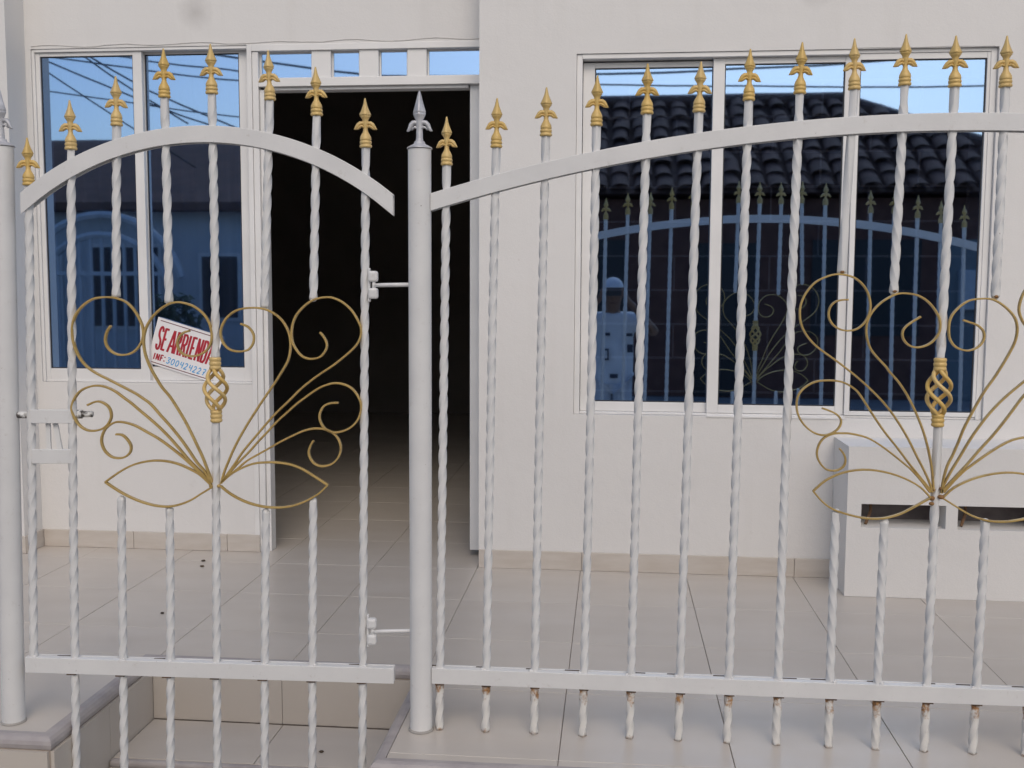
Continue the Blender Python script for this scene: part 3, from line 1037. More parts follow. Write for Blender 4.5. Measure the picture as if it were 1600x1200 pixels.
GATE_SCROLLS = [
    [(-1.341,1.107), (-1.351,1.093), (-1.357,1.072), (-1.354,1.054), (-1.342,1.039), (-1.327,1.031), (-1.311,1.029), (-1.293,1.032), (-1.277,1.041), (-1.264,1.056), (-1.256,1.073), (-1.254,1.090), (-1.256,1.106), (-1.265,1.129), (-1.279,1.152), (-1.297,1.170), (-1.317,1.179), (-1.338,1.183), (-1.361,1.183), (-1.385,1.179), (-1.408,1.166), (-1.427,1.147), (-1.439,1.126), (-1.445,1.100), (-1.444,1.069), (-1.437,1.041), (-1.423,1.013), (-1.403,0.992), (-1.380,0.977), (-1.350,0.962), (-1.317,0.945), (-1.281,0.926), (-1.266,0.916), (-1.240,0.897), (-1.215,0.868), (-1.187,0.836), (-1.161,0.803), (-1.139,0.771), (-1.117,0.737), (-1.095,0.711), (-1.079,0.682)],
    [(-1.129,1.095), (-1.147,1.089), (-1.159,1.075), (-1.163,1.060), (-1.159,1.044), (-1.148,1.032), (-1.130,1.027), (-1.112,1.028), (-1.097,1.034), (-1.082,1.046), (-1.073,1.063), (-1.070,1.081), (-1.072,1.101), (-1.079,1.122), (-1.094,1.143), (-1.115,1.159), (-1.135,1.167), (-1.158,1.171), (-1.181,1.167), (-1.204,1.154), (-1.226,1.134), (-1.242,1.111), (-1.251,1.088), (-1.254,1.065), (-1.252,1.039), (-1.245,1.014), (-1.235,0.990), (-1.222,0.966), (-1.207,0.941), (-1.187,0.917), (-1.167,0.885), (-1.147,0.850), (-1.130,0.815), (-1.116,0.784), (-1.103,0.755), (-1.091,0.722), (-1.078,0.684)],
    [(-1.411,0.893), (-1.393,0.901), (-1.378,0.903), (-1.362,0.896), (-1.351,0.884), (-1.347,0.866), (-1.351,0.851), (-1.361,0.837), (-1.377,0.827), (-1.399,0.823), (-1.419,0.827), (-1.437,0.841), (-1.449,0.864), (-1.454,0.886), (-1.445,0.911), (-1.429,0.931), (-1.407,0.942), (-1.384,0.946), (-1.361,0.943), (-1.335,0.931), (-1.315,0.916), (-1.291,0.898), (-1.267,0.877), (-1.241,0.855), (-1.216,0.832), (-1.190,0.805), (-1.165,0.776), (-1.139,0.744), (-1.114,0.718), (-1.079,0.682)],
    [(-1.336,0.814), (-1.321,0.813), (-1.308,0.803), (-1.298,0.788), (-1.296,0.775), (-1.301,0.762), (-1.314,0.752), (-1.330,0.749), (-1.348,0.752), (-1.364,0.764), (-1.373,0.780), (-1.376,0.798), (-1.371,0.817), (-1.361,0.832), (-1.346,0.843), (-1.330,0.848), (-1.309,0.846), (-1.283,0.838), (-1.254,0.822), (-1.221,0.803), (-1.191,0.781), (-1.161,0.757), (-1.132,0.731), (-1.107,0.708), (-1.079,0.682)],
    [(-1.369,0.683), (-1.350,0.697), (-1.323,0.715), (-1.291,0.731), (-1.257,0.740), (-1.228,0.743), (-1.198,0.741), (-1.166,0.733), (-1.135,0.719), (-1.109,0.704), (-1.078,0.674)],
    [(-1.369,0.683), (-1.346,0.667), (-1.320,0.651), (-1.289,0.636), (-1.258,0.625), (-1.226,0.618), (-1.195,0.617), (-1.163,0.624), (-1.135,0.636), (-1.108,0.653), (-1.078,0.671)],
    [(-0.780,1.092), (-0.771,1.082), (-0.763,1.067), (-0.762,1.052), (-0.769,1.038), (-0.781,1.026), (-0.800,1.021), (-0.818,1.023), (-0.833,1.032), (-0.846,1.049), (-0.854,1.067), (-0.856,1.090), (-0.852,1.115), (-0.842,1.138), (-0.826,1.157), (-0.805,1.174), (-0.782,1.183), (-0.756,1.186), (-0.737,1.182), (-0.716,1.171), (-0.695,1.152), (-0.680,1.129), (-0.670,1.106), (-0.670,1.085), (-0.678,1.065), (-0.693,1.047), (-0.717,1.026), (-0.745,1.004), (-0.777,0.983), (-0.806,0.962), (-0.834,0.939), (-0.856,0.917), (-0.879,0.895), (-0.903,0.872), (-0.926,0.847), (-0.950,0.819), (-0.975,0.790), (-0.996,0.764), (-1.014,0.737), (-1.033,0.711), (-1.053,0.684)],
    [(-0.992,1.114), (-0.974,1.107), (-0.962,1.094), (-0.957,1.079), (-0.960,1.061), (-0.971,1.046), (-0.985,1.041), (-1.003,1.040), (-1.022,1.045), (-1.037,1.058), (-1.045,1.077), (-1.046,1.096), (-1.038,1.117), (-1.025,1.134), (-1.006,1.148), (-0.983,1.155), (-0.957,1.157), (-0.934,1.155), (-0.911,1.147), (-0.888,1.131), (-0.873,1.112), (-0.863,1.090), (-0.859,1.067), (-0.860,1.043), (-0.867,1.015), (-0.883,0.987), (-0.901,0.959), (-0.919,0.933), (-0.931,0.916), (-0.954,0.882), (-0.978,0.845), (-1.000,0.808), (-1.018,0.774), (-1.033,0.740), (-1.044,0.714), (-1.053,0.684)],
    [(-0.733,0.903), (-0.752,0.902), (-0.770,0.895), (-0.780,0.881), (-0.784,0.864), (-0.778,0.844), (-0.766,0.830), (-0.748,0.823), (-0.730,0.824), (-0.709,0.831), (-0.691,0.844), (-0.678,0.862), (-0.671,0.886), (-0.672,0.904), (-0.675,0.912), (-0.685,0.930), (-0.700,0.945), (-0.721,0.954), (-0.743,0.956), (-0.764,0.951), (-0.785,0.942), (-0.812,0.924), (-0.820,0.918), (-0.843,0.901), (-0.869,0.878), (-0.898,0.852), (-0.924,0.824), (-0.951,0.796), (-0.975,0.769), (-0.999,0.745), (-1.023,0.719), (-1.053,0.684)],
    [(-0.801,0.800), (-0.809,0.786), (-0.814,0.770), (-0.811,0.754), (-0.801,0.739), (-0.785,0.731), (-0.770,0.731), (-0.751,0.737), (-0.736,0.752), (-0.728,0.771), (-0.728,0.789), (-0.735,0.807), (-0.748,0.821), (-0.766,0.830), (-0.784,0.833), (-0.805,0.832), (-0.831,0.825), (-0.859,0.812), (-0.891,0.796), (-0.922,0.778), (-0.954,0.760), (-0.983,0.743), (-1.009,0.721), (-1.031,0.705), (-1.053,0.684)],
    [(-0.764,0.679), (-0.801,0.703), (-0.832,0.722), (-0.863,0.734), (-0.894,0.739), (-0.926,0.740), (-0.965,0.736), (-1.002,0.721), (-1.031,0.703), (-1.055,0.681)],
    [(-0.764,0.679), (-0.786,0.657), (-0.813,0.640), (-0.844,0.626), (-0.876,0.618), (-0.907,0.616), (-0.939,0.618), (-0.973,0.626), (-1.003,0.638), (-1.032,0.655), (-1.055,0.674)],
]
PANEL_SCROLLS = [
    [(0.597,1.186), (0.580,1.185), (0.564,1.180), (0.553,1.168), (0.549,1.152), (0.552,1.135), (0.563,1.120), (0.580,1.110), (0.600,1.107), (0.619,1.111), (0.635,1.123), (0.646,1.140), (0.652,1.162), (0.650,1.187), (0.641,1.211), (0.626,1.230), (0.607,1.243), (0.585,1.249), (0.562,1.250), (0.538,1.243), (0.514,1.230), (0.496,1.210), (0.483,1.186), (0.477,1.159), (0.480,1.127), (0.492,1.100), (0.512,1.075), (0.536,1.055), (0.566,1.034), (0.598,1.010), (0.635,0.980), (0.679,0.939), (0.712,0.901), (0.739,0.862), (0.760,0.827), (0.780,0.788), (0.801,0.749), (0.817,0.714), (0.822,0.694)],
    [(0.777,1.144), (0.760,1.133), (0.744,1.121), (0.735,1.109), (0.734,1.095), (0.741,1.080), (0.755,1.069), (0.774,1.066), (0.795,1.072), (0.811,1.084), (0.823,1.103), (0.826,1.122), (0.821,1.144), (0.808,1.166), (0.791,1.184), (0.769,1.197), (0.746,1.202), (0.720,1.202), (0.699,1.193), (0.676,1.177), (0.657,1.155), (0.646,1.131), (0.644,1.109), (0.647,1.087), (0.656,1.062), (0.673,1.040), (0.696,1.016), (0.706,1.002), (0.728,0.978), (0.751,0.944), (0.773,0.902), (0.792,0.858), (0.805,0.818), (0.817,0.769), (0.822,0.734), (0.826,0.697)],
    [(0.540,0.907), (0.558,0.901), (0.575,0.893), (0.586,0.882), (0.589,0.872), (0.585,0.859), (0.574,0.847), (0.555,0.838), (0.536,0.838), (0.516,0.846), (0.496,0.863), (0.482,0.885), (0.476,0.907), (0.477,0.932), (0.486,0.951), (0.503,0.966), (0.524,0.976), (0.551,0.979), (0.575,0.978), (0.597,0.972), (0.621,0.957), (0.636,0.940), (0.659,0.905), (0.682,0.871), (0.704,0.841), (0.732,0.807), (0.762,0.768), (0.787,0.738), (0.807,0.714), (0.820,0.697)],
    [(0.587,0.803), (0.598,0.789), (0.603,0.774), (0.600,0.759), (0.589,0.749), (0.575,0.745), (0.555,0.748), (0.540,0.763), (0.531,0.783), (0.532,0.803), (0.541,0.823), (0.555,0.835), (0.574,0.842), (0.594,0.843), (0.615,0.842), (0.654,0.833), (0.688,0.814), (0.725,0.787), (0.757,0.761), (0.767,0.753), (0.792,0.726), (0.817,0.694)],
    [(0.524,0.690), (0.555,0.719), (0.597,0.740), (0.647,0.749), (0.698,0.745), (0.749,0.730), (0.792,0.707), (0.818,0.681)],
    [(0.524,0.690), (0.548,0.663), (0.575,0.644), (0.617,0.630), (0.660,0.622), (0.702,0.623), (0.744,0.635), (0.781,0.656), (0.818,0.679)],
    [(1.071,1.186), (1.088,1.185), (1.104,1.180), (1.115,1.168), (1.119,1.152), (1.116,1.135), (1.105,1.120), (1.088,1.110), (1.068,1.107), (1.049,1.111), (1.033,1.123), (1.022,1.140), (1.015,1.162), (1.018,1.187), (1.027,1.211), (1.042,1.230), (1.061,1.243), (1.083,1.249), (1.106,1.250), (1.130,1.243), (1.154,1.230), (1.172,1.210), (1.185,1.186), (1.191,1.159), (1.188,1.127), (1.176,1.100), (1.156,1.075), (1.131,1.055), (1.102,1.034), (1.070,1.010), (1.033,0.980), (0.989,0.939), (0.956,0.901), (0.929,0.862), (0.908,0.827), (0.888,0.788), (0.867,0.749), (0.851,0.714), (0.846,0.694)],
    [(0.881,1.136), (0.899,1.130), (0.915,1.124), (0.929,1.112), (0.934,1.098), (0.931,1.082), (0.918,1.067), (0.897,1.059), (0.878,1.062), (0.861,1.072), (0.850,1.090), (0.847,1.112), (0.849,1.136), (0.858,1.155), (0.876,1.174), (0.896,1.186), (0.922,1.190), (0.947,1.189), (0.969,1.179), (0.990,1.162), (1.005,1.144), (1.012,1.125), (1.013,1.103), (1.008,1.079), (0.995,1.050), (0.980,1.021), (0.963,0.991), (0.935,0.946), (0.898,0.869), (0.883,0.827), (0.870,0.792), (0.857,0.762), (0.849,0.725), (0.846,0.692)],
    [(1.128,0.907), (1.110,0.901), (1.093,0.893), (1.082,0.882), (1.079,0.872), (1.083,0.859), (1.094,0.847), (1.113,0.838), (1.132,0.838), (1.152,0.846), (1.172,0.863), (1.186,0.885), (1.192,0.907), (1.191,0.932), (1.181,0.951), (1.165,0.966), (1.144,0.976), (1.117,0.979), (1.093,0.978), (1.071,0.972), (1.047,0.957), (1.032,0.940), (1.009,0.905), (0.986,0.871), (0.964,0.841), (0.936,0.807), (0.906,0.768), (0.881,0.738), (0.861,0.714), (0.848,0.697)],
    [(1.081,0.803), (1.070,0.789), (1.065,0.774), (1.068,0.759), (1.079,0.749), (1.093,0.745), (1.112,0.748), (1.127,0.763), (1.137,0.783), (1.136,0.803), (1.127,0.823), (1.113,0.835), (1.094,0.842), (1.074,0.843), (1.053,0.842), (1.014,0.833), (0.980,0.814), (0.943,0.787), (0.911,0.761), (0.901,0.753), (0.876,0.726), (0.851,0.694)],
    [(1.144,0.690), (1.113,0.719), (1.071,0.740), (1.021,0.749), (0.970,0.745), (0.919,0.730), (0.876,0.707), (0.850,0.681)],
    [(1.144,0.690), (1.120,0.663), (1.093,0.644), (1.051,0.630), (1.008,0.622), (0.966,0.623), (0.924,0.635), (0.887,0.656), (0.850,0.679)],
]

for pts in GATE_SCROLLS:
    ribbon(pts, 0.0052, 2.7055, 2.7185, gate, 'scroll', STRIP)
for dx, dz, s_ in ((-0.011, 0.674, 0.007), (0.011, 0.674, 0.007)):
    weld(gate, -1.0706 + dx, 2.712, dz, s_, STRIP)

def hinge(z, xb, xp):
    m = MB()
    h = MB().box(xb + 0.006, xb + 0.012, 2.708, 2.724, z - 0.045, z + 0.045).build('hinge', STEEL, gate, bevel=0.002)
    for q in (-1, 1):
        za = z + (0.008 if q > 0 else -0.037)
        MB().box(xb + 0.0085, xb + 0.0335, 2.698, 2.722, za, za + 0.029).build('knuckle', STEEL, h, bevel=0.006)
    MB().lathe([(0.0050, 0), (0.0050, 0.03)], (xb + 0.0225, 2.708, z - 0.015), 10).build('pin', STEEL, h, smooth=True)
    MB().tube([(xb + 0.0225, 2.708, z - 0.001), (xb + 0.060, 2.710, z), (xp - 0.03, 2.712, z + 0.001), (xp - 0.020, 2.713, z + 0.001)], [0.0052, 0.0055, 0.0058, 0.0082], 8).build('hinge_arm', STEEL, h, smooth=True)


hinge(1.219, -0.6565, -0.5105)
hinge(0.274, -0.6675, -0.5105)
# latch: two plates, bolt and small braces
lt = MB().box(-1.566, -1.452, 2.708, 2.716, 0.843, 0.880).build('latch', STEEL, gate, bevel=0.0015)
MB().box(-1.566, -1.454, 2.708, 2.716, 0.733, 0.772).build('keeper_plate', STEEL, lt, bevel=0.0015)
MB().box(-1.532, -1.520, 2.722, 2.728, 0.770, 0.845).build('brace', STEEL, lt)
q = MB()
q.add([(-1.513, 2.722, 0.845), (-1.500, 2.722, 0.845), (-1.489, 2.722, 0.770), (-1.502, 2.722, 0.770), (-1.513, 2.728, 0.845), (-1.500, 2.728, 0.845), (-1.489, 2.728, 0.770), (-1.502, 2.728, 0.770)],
      [(0, 1, 2, 3), (7, 6, 5, 4), (0, 4, 5, 1), (1, 5, 6, 2), (2, 6, 7, 3), (3, 7, 4, 0)])
q.build('brace', STEEL, lt)
WORN = mat('chipped_white_paint', (0.10, 0.09, 0.085), (0.68, 0.68, 0.67), 60, 0.5, lo=0.40, hi=0.50)
MB().tube([(-1.614, 2.728, 0.8635), (-1.580, 2.728, 0.8635)], 0.0095, 10).build('bolt_end', WORN, lt, smooth=True)
MB().tube([(-1.456, 2.730, 0.866), (-1.434, 2.730, 0.866)], 0.0120, 12).build('bolt_collar', WORN, lt, smooth=True)
MB().tube([(-1.436, 2.730, 0.866), (-1.406, 2.730, 0.8665)], 0.0085, 10).build('bolt', WORN, lt, smooth=True)

gate.rotation_euler.z = math.atan(0.085)      # latch side stands a little nearer the street

# ------------------------------------------------------------------ fence panel
panel = thing('iron_fence', 'white twisted bar fence panel with low arch and gold scrolls, right of the gate', 'fence', (0.836, PY, 0))
CXP = 0.836
arch(panel, CXP, 1.6495, 4.62, -0.4795, 2 * CXP + 0.4795, nseg=80)
rail(panel, -0.4800, 0.1345, 2 * CXP + 0.480, 0.1415)
T_ = [(-0.4382, 1.5317), (-0.3075, 1.5759), (-0.1782, 1.6041), (-0.0479, 1.6287), (0.081, 1.6571), (0.2121, 1.660), (0.3366, 1.6875), (0.4626, 1.7024), (0.5966, 1.7108), (0.7187, 1.7192), (0.8395, 1.7140), (0.9607, 1.7118)]
Bt = [-0.4615, -0.333, -0.2, -0.0675, 0.0597, 0.1902, 0.3196, 0.4490, 0.5850, 0.7066, 0.8310, 0.9540]
T_ += [(2 * CXP - x, z + random.uniform(-0.006, 0.006)) for x, z in reversed(T_[:9])]
Bt += [2 * CXP - x for x in reversed(Bt[:9])]
p_up = {8: (0.5800, 1.2535), 9: (0.7107, 1.205), 11: (0.9593, 1.1935), 12: (2 * CXP - 0.5800, 1.2535)}
p_lo = {8: (0.5849, 0.637), 9: (0.7087, 0.615), 11: (0.9602, 0.6215), 12: (2 * CXP - 0.5849, 0.637)}
for i, (x, z) in enumerate(T_):
    hand = -1 if i in (7, 8, 9) else 1
    ph = random.uniform(0, 6)
    xb = Bt[i]
    weld(panel, xb + random.choice((-0.009, 0.009)), 2.712, 0.179 + 0.0026 * (xb + 0.48), random.uniform(0.004, 0.0065))
    grime_gap_shade(panel, xb, 0.178 + 0.0026 * (xb + 0.48))
    hole_shade(panel, xb + 0.003, 0.1345 + 0.0026 * (xb + 0.48))
    if i in p_up:
        ue, ls = p_up[i], p_lo[i]
        br = bar_mesh((ue[0], PY, ue[1]), (x, PY, z + 0.004), ph=ph, hand=hand, pitch=0.9 if i == 8 else 0.205).build('bar', STEEL, panel, smooth=True)
        put_finial(br, panel, x, z)
        bar_mesh((xb, PY, 0.001), (ls[0], PY, ls[1]), ph=ph + 1, hand=hand, plain1=0.02).build('bar', RUSTY, panel, smooth=True)
        weld(panel, ue[0], PY, ue[1], 0.0095)
        weld(panel, ls[0], PY, ls[1], 0.0095)
    elif i == 10:
        br = bar_mesh((0.8325, PY, 1.036), (x, PY, z + 0.004), ph=ph, plain0=0.02).build('bar', STEEL, panel, smooth=True)
        put_finial(br, panel, x, z)
        bar_mesh((xb, PY, 0.001), (0.8335, PY, 0.866), ph=ph + 1, plain1=0.12).build('bar', RUSTY, panel, smooth=True)
        basket(panel, 0.832, 0.8625, 1.0395)
    else:
        br = bar_mesh((xb, PY, 0.001), (x, PY, z + 0.004), ph=ph, hand=hand).build('bar', RUSTY, panel, smooth=True)
        put_finial(br, panel, x, z)
for pts in PANEL_SCROLLS:
    ribbon(pts, 0.0046, 2.7060, 2.7180, panel, 'scroll', STRIP)
RUSTW = mat('rusty_gold_weld', (0.33, 0.17, 0.05), (0.20, 0.10, 0.04), 60, 0.7)
for dx, z, s_ in ((-0.011, 0.678, 0.009), (0.012, 0.682, 0.009), (-0.009, 0.700, 0.007), (0.012, 0.704, 0.006), (-0.011, 0.664, 0.007)):
    weld(panel, 0.8335 + dx, 2.712, z, s_, RUSTW)
for x, z in ((0.580, 1.2565), (0.7107, 1.2075), (0.9593, 1.1955)):
    weld(panel, x, 2.712, z, 0.0058, RUSTW)

# ------------------------------------------------------------------ small dirt on the porch
for k, (x, y, s_, lab) in enumerate(((-2.50, 4.53, 0.014, 'dark dirt clump at the skirting left of the gate bars'), (-1.80, 4.36, 0.010, 'dark dirt clump on the tiles in front of the entrance wall, nearer the skirting'),
                                     (-1.77, 4.27, 0.010, 'dark dirt clump on the tiles in front of the entrance wall, nearer the gate'), (-1.66, 3.62, 0.008, 'small dark crumb on the floor tile behind the gate'), (-0.868, 2.97, 0.008, 'dry brown crumb lying on the lower step'))):
    m = MB()
    rings = []
    for zz, rr in ((0, 0.8), (0.35, 1.0), (0.8, 0.7), (1.05, 0.25)):
        rings.append([(x + s_ * rr * random.uniform(0.7, 1.2) * math.cos(a_ * math.pi / 4), y + s_ * rr * random.uniform(0.7, 1.2) * math.sin(a_ * math.pi / 4), (0.0008 if k < 4 else -0.1992) + s_ * 0.6 * zz) for a_ in range(8)])
    m.loft(rings)
    tag(m.build('dirt_clump', DIRT_SHADE, None, loc=(x, y, 0 if k < 4 else -0.2)), lab, 'dirt', 'dirt crumbs on the floor')

# ================================================================== ACROSS THE STREET (seen reflected in the glass)
ha = thing('tiled_house', 'dark brick house with barrel tile roof reflected in the right window', 'house', (1.4, -7.3, -0.42))
m = MB()
m.box(-4.4, 6.9, -11.5, -7.3, -0.42, 2.62)
m.build('wall', BRICK, ha)
e0, e1 = Vector((0, -6.95, 2.70)), Vector((0, -10.0, 4.54))
m = MB()
m.add([(-4.7, -6.95, 2.68), (7.3, -6.95, 2.68), (3.99, -10.0, 4.50), (-4.7, -10.0, 4.50), (-4.7, -13.05, 2.68), (7.3, -13.05, 2.68)],
      [(0, 1, 2, 3), (3, 2, 5, 4), (1, 5, 2), (0, 3, 4), (0, 4, 5, 1)])
roof = m.build('roof', CLAY, ha)
sl_ = (e1 - e0)
SLL = sl_.length
sl_.normalize()
nrm = Vector((0, -sl_.z, sl_.y)) * -1
if nrm.z < 0:
    nrm = -nrm
tl = MB()
rings = []
for t, rr in ((0.0, 0.145), (0.50, 0.120)):
    rings.append([Vector((rr * math.cos(math.pi * j / 8), 0, 0)) + nrm * (rr * 0.60 * math.sin(math.pi * j / 8)) + sl_ * t + nrm * (0.035 * (1 - t * 2)) for j in range(9)])
vs = [p for r_ in rings for p in r_]
inn = [p * 1.0 - nrm * 0.014 for p in vs]
fs = [(j, j + 1, 10 + j, 9 + j) for j in range(8)] + [(18 + j, 27 + j, 28 + j, 19 + j) for j in range(8)] + [(j, 18 + j, 19 + j, j + 1) for j in range(8)]
tl.add(vs + inn, fs)
tmp = tl.build('tile', CLAY, None)
TMESH = tmp.data
bpy.data.objects.remove(tmp)
for i in range(8):
    xr = 7.3 - 3.31 * (i + 0.5) / 8
    x = -4.6
    while x < xr - 0.1:
        o = bpy.data.objects.new('tile', TMESH)
        COL.objects.link(o)
        o.parent = roof
        o.location = Vector((x + random.uniform(-.012, .012), 0, 0)) + e0 + sl_ * (SLL * i / 8) + nrm * (0.01 + random.uniform(0, 0.012)) - ORG[roof.name]
        o.rotation_euler = (R(random.uniform(-1.5, 1.5)), R(random.uniform(-3, 3)), R(random.uniform(-4, 4)))
        o.scale = (random.uniform(0.9, 1.08), 1, random.uniform(0.85, 1.1))
        x += 0.335
MB().tube([(-4.7, -10.0, 4.56), (4.05, -10.0, 4.56)], 0.13, 10).build('ridge_cap', CLAY, roof)
MB().tube([(3.99, -10.0, 4.53), (7.3, -6.95, 2.72)], 0.12, 10).build('ridge_cap', CLAY, roof)
for x0, x1, z0, z1, nm in ((-1.4, 0.2, 0.55, 2.0, 'window'), (1.2, 2.2, -0.40, 1.95, 'door'), (3.0, 4.6, 0.55, 2.0, 'window')):
    d_ = MB()
    d_.box(x0, x1, -7.30, -7.27, z0, z1)
    d_.build(nm, DARK, ha)
MB().box(5.15, 5.55, -7.30, -7.16, 0.95, 1.55).build('meter_box', PALE, ha, bevel=0.02)
MB().box(4.9, 6.4, -7.30, -7.28, -0.42, 2.0).build('door', mat('grey_green_door', (0.20, 0.23, 0.24), None), ha)

hb = thing('pale_house', 'pale rendered house with low dark roof reflected in the entrance window', 'house', (-10, -7.4, -0.42))
MB().box(-16, -5.2, -11.5, -7.4, -0.42, 2.55).build('wall', PALE, hb)
m = MB()
m.add([(-16.4, -6.9, 2.60), (-4.9, -6.9, 2.60), (-4.9, -9.6, 3.98), (-16.4, -9.6, 3.98), (-16.4, -12.2, 2.60), (-4.9, -12.2, 2.60), (-16.4, -6.9, 2.48), (-4.9, -6.9, 2.48), (-16.4, -12.2, 2.48), (-4.9, -12.2, 2.48)],
      [(0, 1, 2, 3), (3, 2, 5, 4), (6, 8, 9, 7), (0, 6, 7, 1), (1, 7, 9, 5, 2), (0, 3, 4, 8, 6)])
m.build('roof', CLAY, hb)
for x0, x1, z0, z1, nm in ((-6.75, -6.15, 0.75, 1.75, 'window'), (-8.6, -7.5, 0.6, 1.9, 'window'), (-10.2, -9.2, -0.40, 1.85, 'door'), (-13, -11.5, 0.6, 1.9, 'window')):
    f_ = MB().box(x0 - 0.06, x1 + 0.06, -7.40, -7.36, z0 - 0.06, z1 + 0.06).build(nm, ALU, hb)
    MB().box(x0, x1, -7.37, -7.350, z0, z1).build('pane', DARK, f_)

ag = thing('arched_gate', 'white arched bar gate across the street reflected in the left entrance pane', 'gate', (-7.9, -6.3, -0.42))
WG = mat('white_gate_paint', (0.60, 0.62, 0.64), (0.68, 0.69, 0.70), 6, 0.5)
for rad_, zt_ in ((1.30, 2.36), (1.10, 2.05)):
    P_ = [(-7.9 + rad_ * math.cos(a_ * math.pi / 24), -6.3, zt_ - rad_ + rad_ * math.sin(a_ * math.pi / 24)) for a_ in range(2, 23)]
    MB().tube(P_, 0.06, 6).build('arch_rail', WG, ag)
for k in range(13):
    xk = -7.9 + (k - 6) * 0.18
    ztk = 2.05 - 1.10 + math.sqrt(max(0.02, 1.21 - (xk + 7.9) ** 2))
    MB().tube([(xk, -6.3, -0.36), (xk, -6.3, ztk)], 0.028, 6).build('bar', WG, ag)
for zk in (-0.25, 1.42):
    MB().box(-9.0, -6.8, -6.335, -6.265, zk, zk + 0.06).build('rail', WG, ag)

LEAF = mat('shrub_leaf', (0.035, 0.06, 0.02), (0.07, 0.10, 0.035), 9, 0.6)
for bx_, by_, bh, lab in ((-6.6, -5.9, 1.35, 'leafy green shrub across the street reflected low in the left entrance pane'), (-5.2, -6.4, 1.0, 'smaller leafy shrub across the street beside the pale house')):
    bt = thing('shrub', lab, 'shrub', (bx_, by_, -0.42), 'shrubs on the far sidewalk')
    MB().tube([(bx_, by_, -0.42), (bx_ + 0.03, by_, 0.1), (bx_ - 0.02, by_ + 0.03, bh * 0.6)], [0.04, 0.03, 0.012], 6).build('trunk', mat('bark', (0.10, 0.07, 0.05), None) if 'bark' not in bpy.data.materials else bpy.data.materials['bark'], bt)
    cr_ = MB()
    for k in range(700):
        th, ph_ = random.uniform(0, 6.283), math.acos(random.uniform(-1, 1))
        rr = random.uniform(0.35, 1.0) ** 0.5 * (0.8 + 0.25 * math.sin(3 * th) * math.sin(2 * ph_))
        c_ = Vector((bx_ + 0.55 * rr * math.sin(ph_) * math.cos(th), by_ + 0.45 * rr * math.sin(ph_) * math.sin(th), bh * 0.42 + bh * 0.52 * rr * math.cos(ph_)))
        u_ = Vector((random.uniform(-1, 1), random.uniform(-1, 1), random.uniform(-1, 1))).normalized()
        v_ = u_.cross(Vector((0.3, 0.5, 0.8))).normalized()
        l_ = random.uniform(0.05, 0.10)
        cr_.add([c_ - u_ * l_, c_ + v_ * l_ * 0.4, c_ + u_ * l_, c_ - v_ * l_ * 0.4], [(0, 1, 2, 3)])
    cr_.build('crown', LEAF, bt)

# ------------------------------------------------------------------ overhead cables across the street
cables = [([(-14, 6.1), (-9, 5.05), (-4.81, 4.355), (-3.45, 4.164), (-3.18, 4.14), (-1.84, 4.115), (-0.305, 4.067), (1.6, 4.10), (3.58, 4.179), (8, 4.55), (14, 5.3)], -5.1, 0.016, 'thick overhead cable sagging across the transom panes and the right window'),
          ([(-14, 5.6), (-9, 4.65), (-6.376, 4.25), (-5.125, 4.11), (-3, 3.99), (-0.295, 3.935), (2, 3.87), (4.65, 3.833), (9, 3.95), (14, 4.2)], -5.1, 0.012, 'thin overhead cable, the lower of two level lines in the right window'),
          ([(-12, 5.6), (-8.6, 4.75), (-6.37, 4.365), (-5.12, 4.207), (-4.4, 3.95), (-4.0, 3.6)], -5.0, 0.012, 'overhead cable near the top of the entrance window, right pane'),
          ([(-12, 6.3), (-9.2, 4.95), (-7.77, 4.32), (-6.62, 3.85), (-5.9, 3.58), (-5.3, 3.4)], -4.9, 0.013, 'overhead drop cable crossing mid left entrance pane'),
          ([(-12, 7.6), (-8.6, 5.25), (-7.23, 4.40), (-6.61, 4.05), (-6.39, 3.93), (-5.24, 3.445), (-4.7, 3.25)], -4.9, 0.014, 'overhead drop cable slanting over both entrance panes'),
          ([(-12, 7.9), (-8.7, 5.4), (-7.33, 4.41), (-6.615, 3.93), (-5.9, 3.5)], -4.9, 0.013, 'overhead drop cable just below the steepest pair in left pane'),
          ([(-12, 7.0), (-9.2, 5.1), (-7.78, 4.15), (-6.63, 3.41), (-5.8, 2.9)], -4.9, 0.011, 'overhead drop cable, lowest and steepest in the left pane'),
          ([(-12, 4.8), (-9, 4.15), (-6.39, 3.744), (-5.137, 3.58), (-3.2, 3.42)], -4.9, 0.010, 'overhead cable, lowest level line in the right entrance pane')]
for pts, y, rr, lab in cables:
    P = spline([Vector((x, y, z)) for x, z in pts], 5)
    tag(MB().tube(P, rr, 6).build('overhead_cable', CABLE, None, smooth=True, loc=(pts[0][0], y, pts[0][1])), lab, 'cable', 'overhead cables over the street')

# ================================================================== PHOTOGRAPHER (seen reflected in the right window)
PX, PYY, GZ = 0.0, -0.40, -0.40
person = thing('person', 'person in white cap and white short-sleeved shirt holding up a phone', 'person', (PX, PYY, GZ))


def skinned(name, verts, edges, radii, mats, parent, root=0, sub=2):
    me = bpy.data.meshes.new(name)
    off = person.matrix_world.translation
    me.from_pydata([tuple(Vector(v) - off) for v in verts], edges, [])
    o = bpy.data.objects.new(name, me)
    COL.objects.link(o)
    o.parent = parent
    sk = o.modifiers.new('skin', 'SKIN')
    sk.use_smooth_shade = True
    for i, r_ in enumerate(radii):
        me.skin_vertices[0].data[i].radius = r_ if isinstance(r_, tuple) else (r_, r_)
        me.skin_vertices[0].data[i].use_root = (i == root)
    ss = o.modifiers.new('sub', 'SUBSURF')
    ss.levels = sub
    ss.render_levels = sub
    me.materials.append(mats)
    return o


y0 = PYY
V, E_, Rd = [], [], []


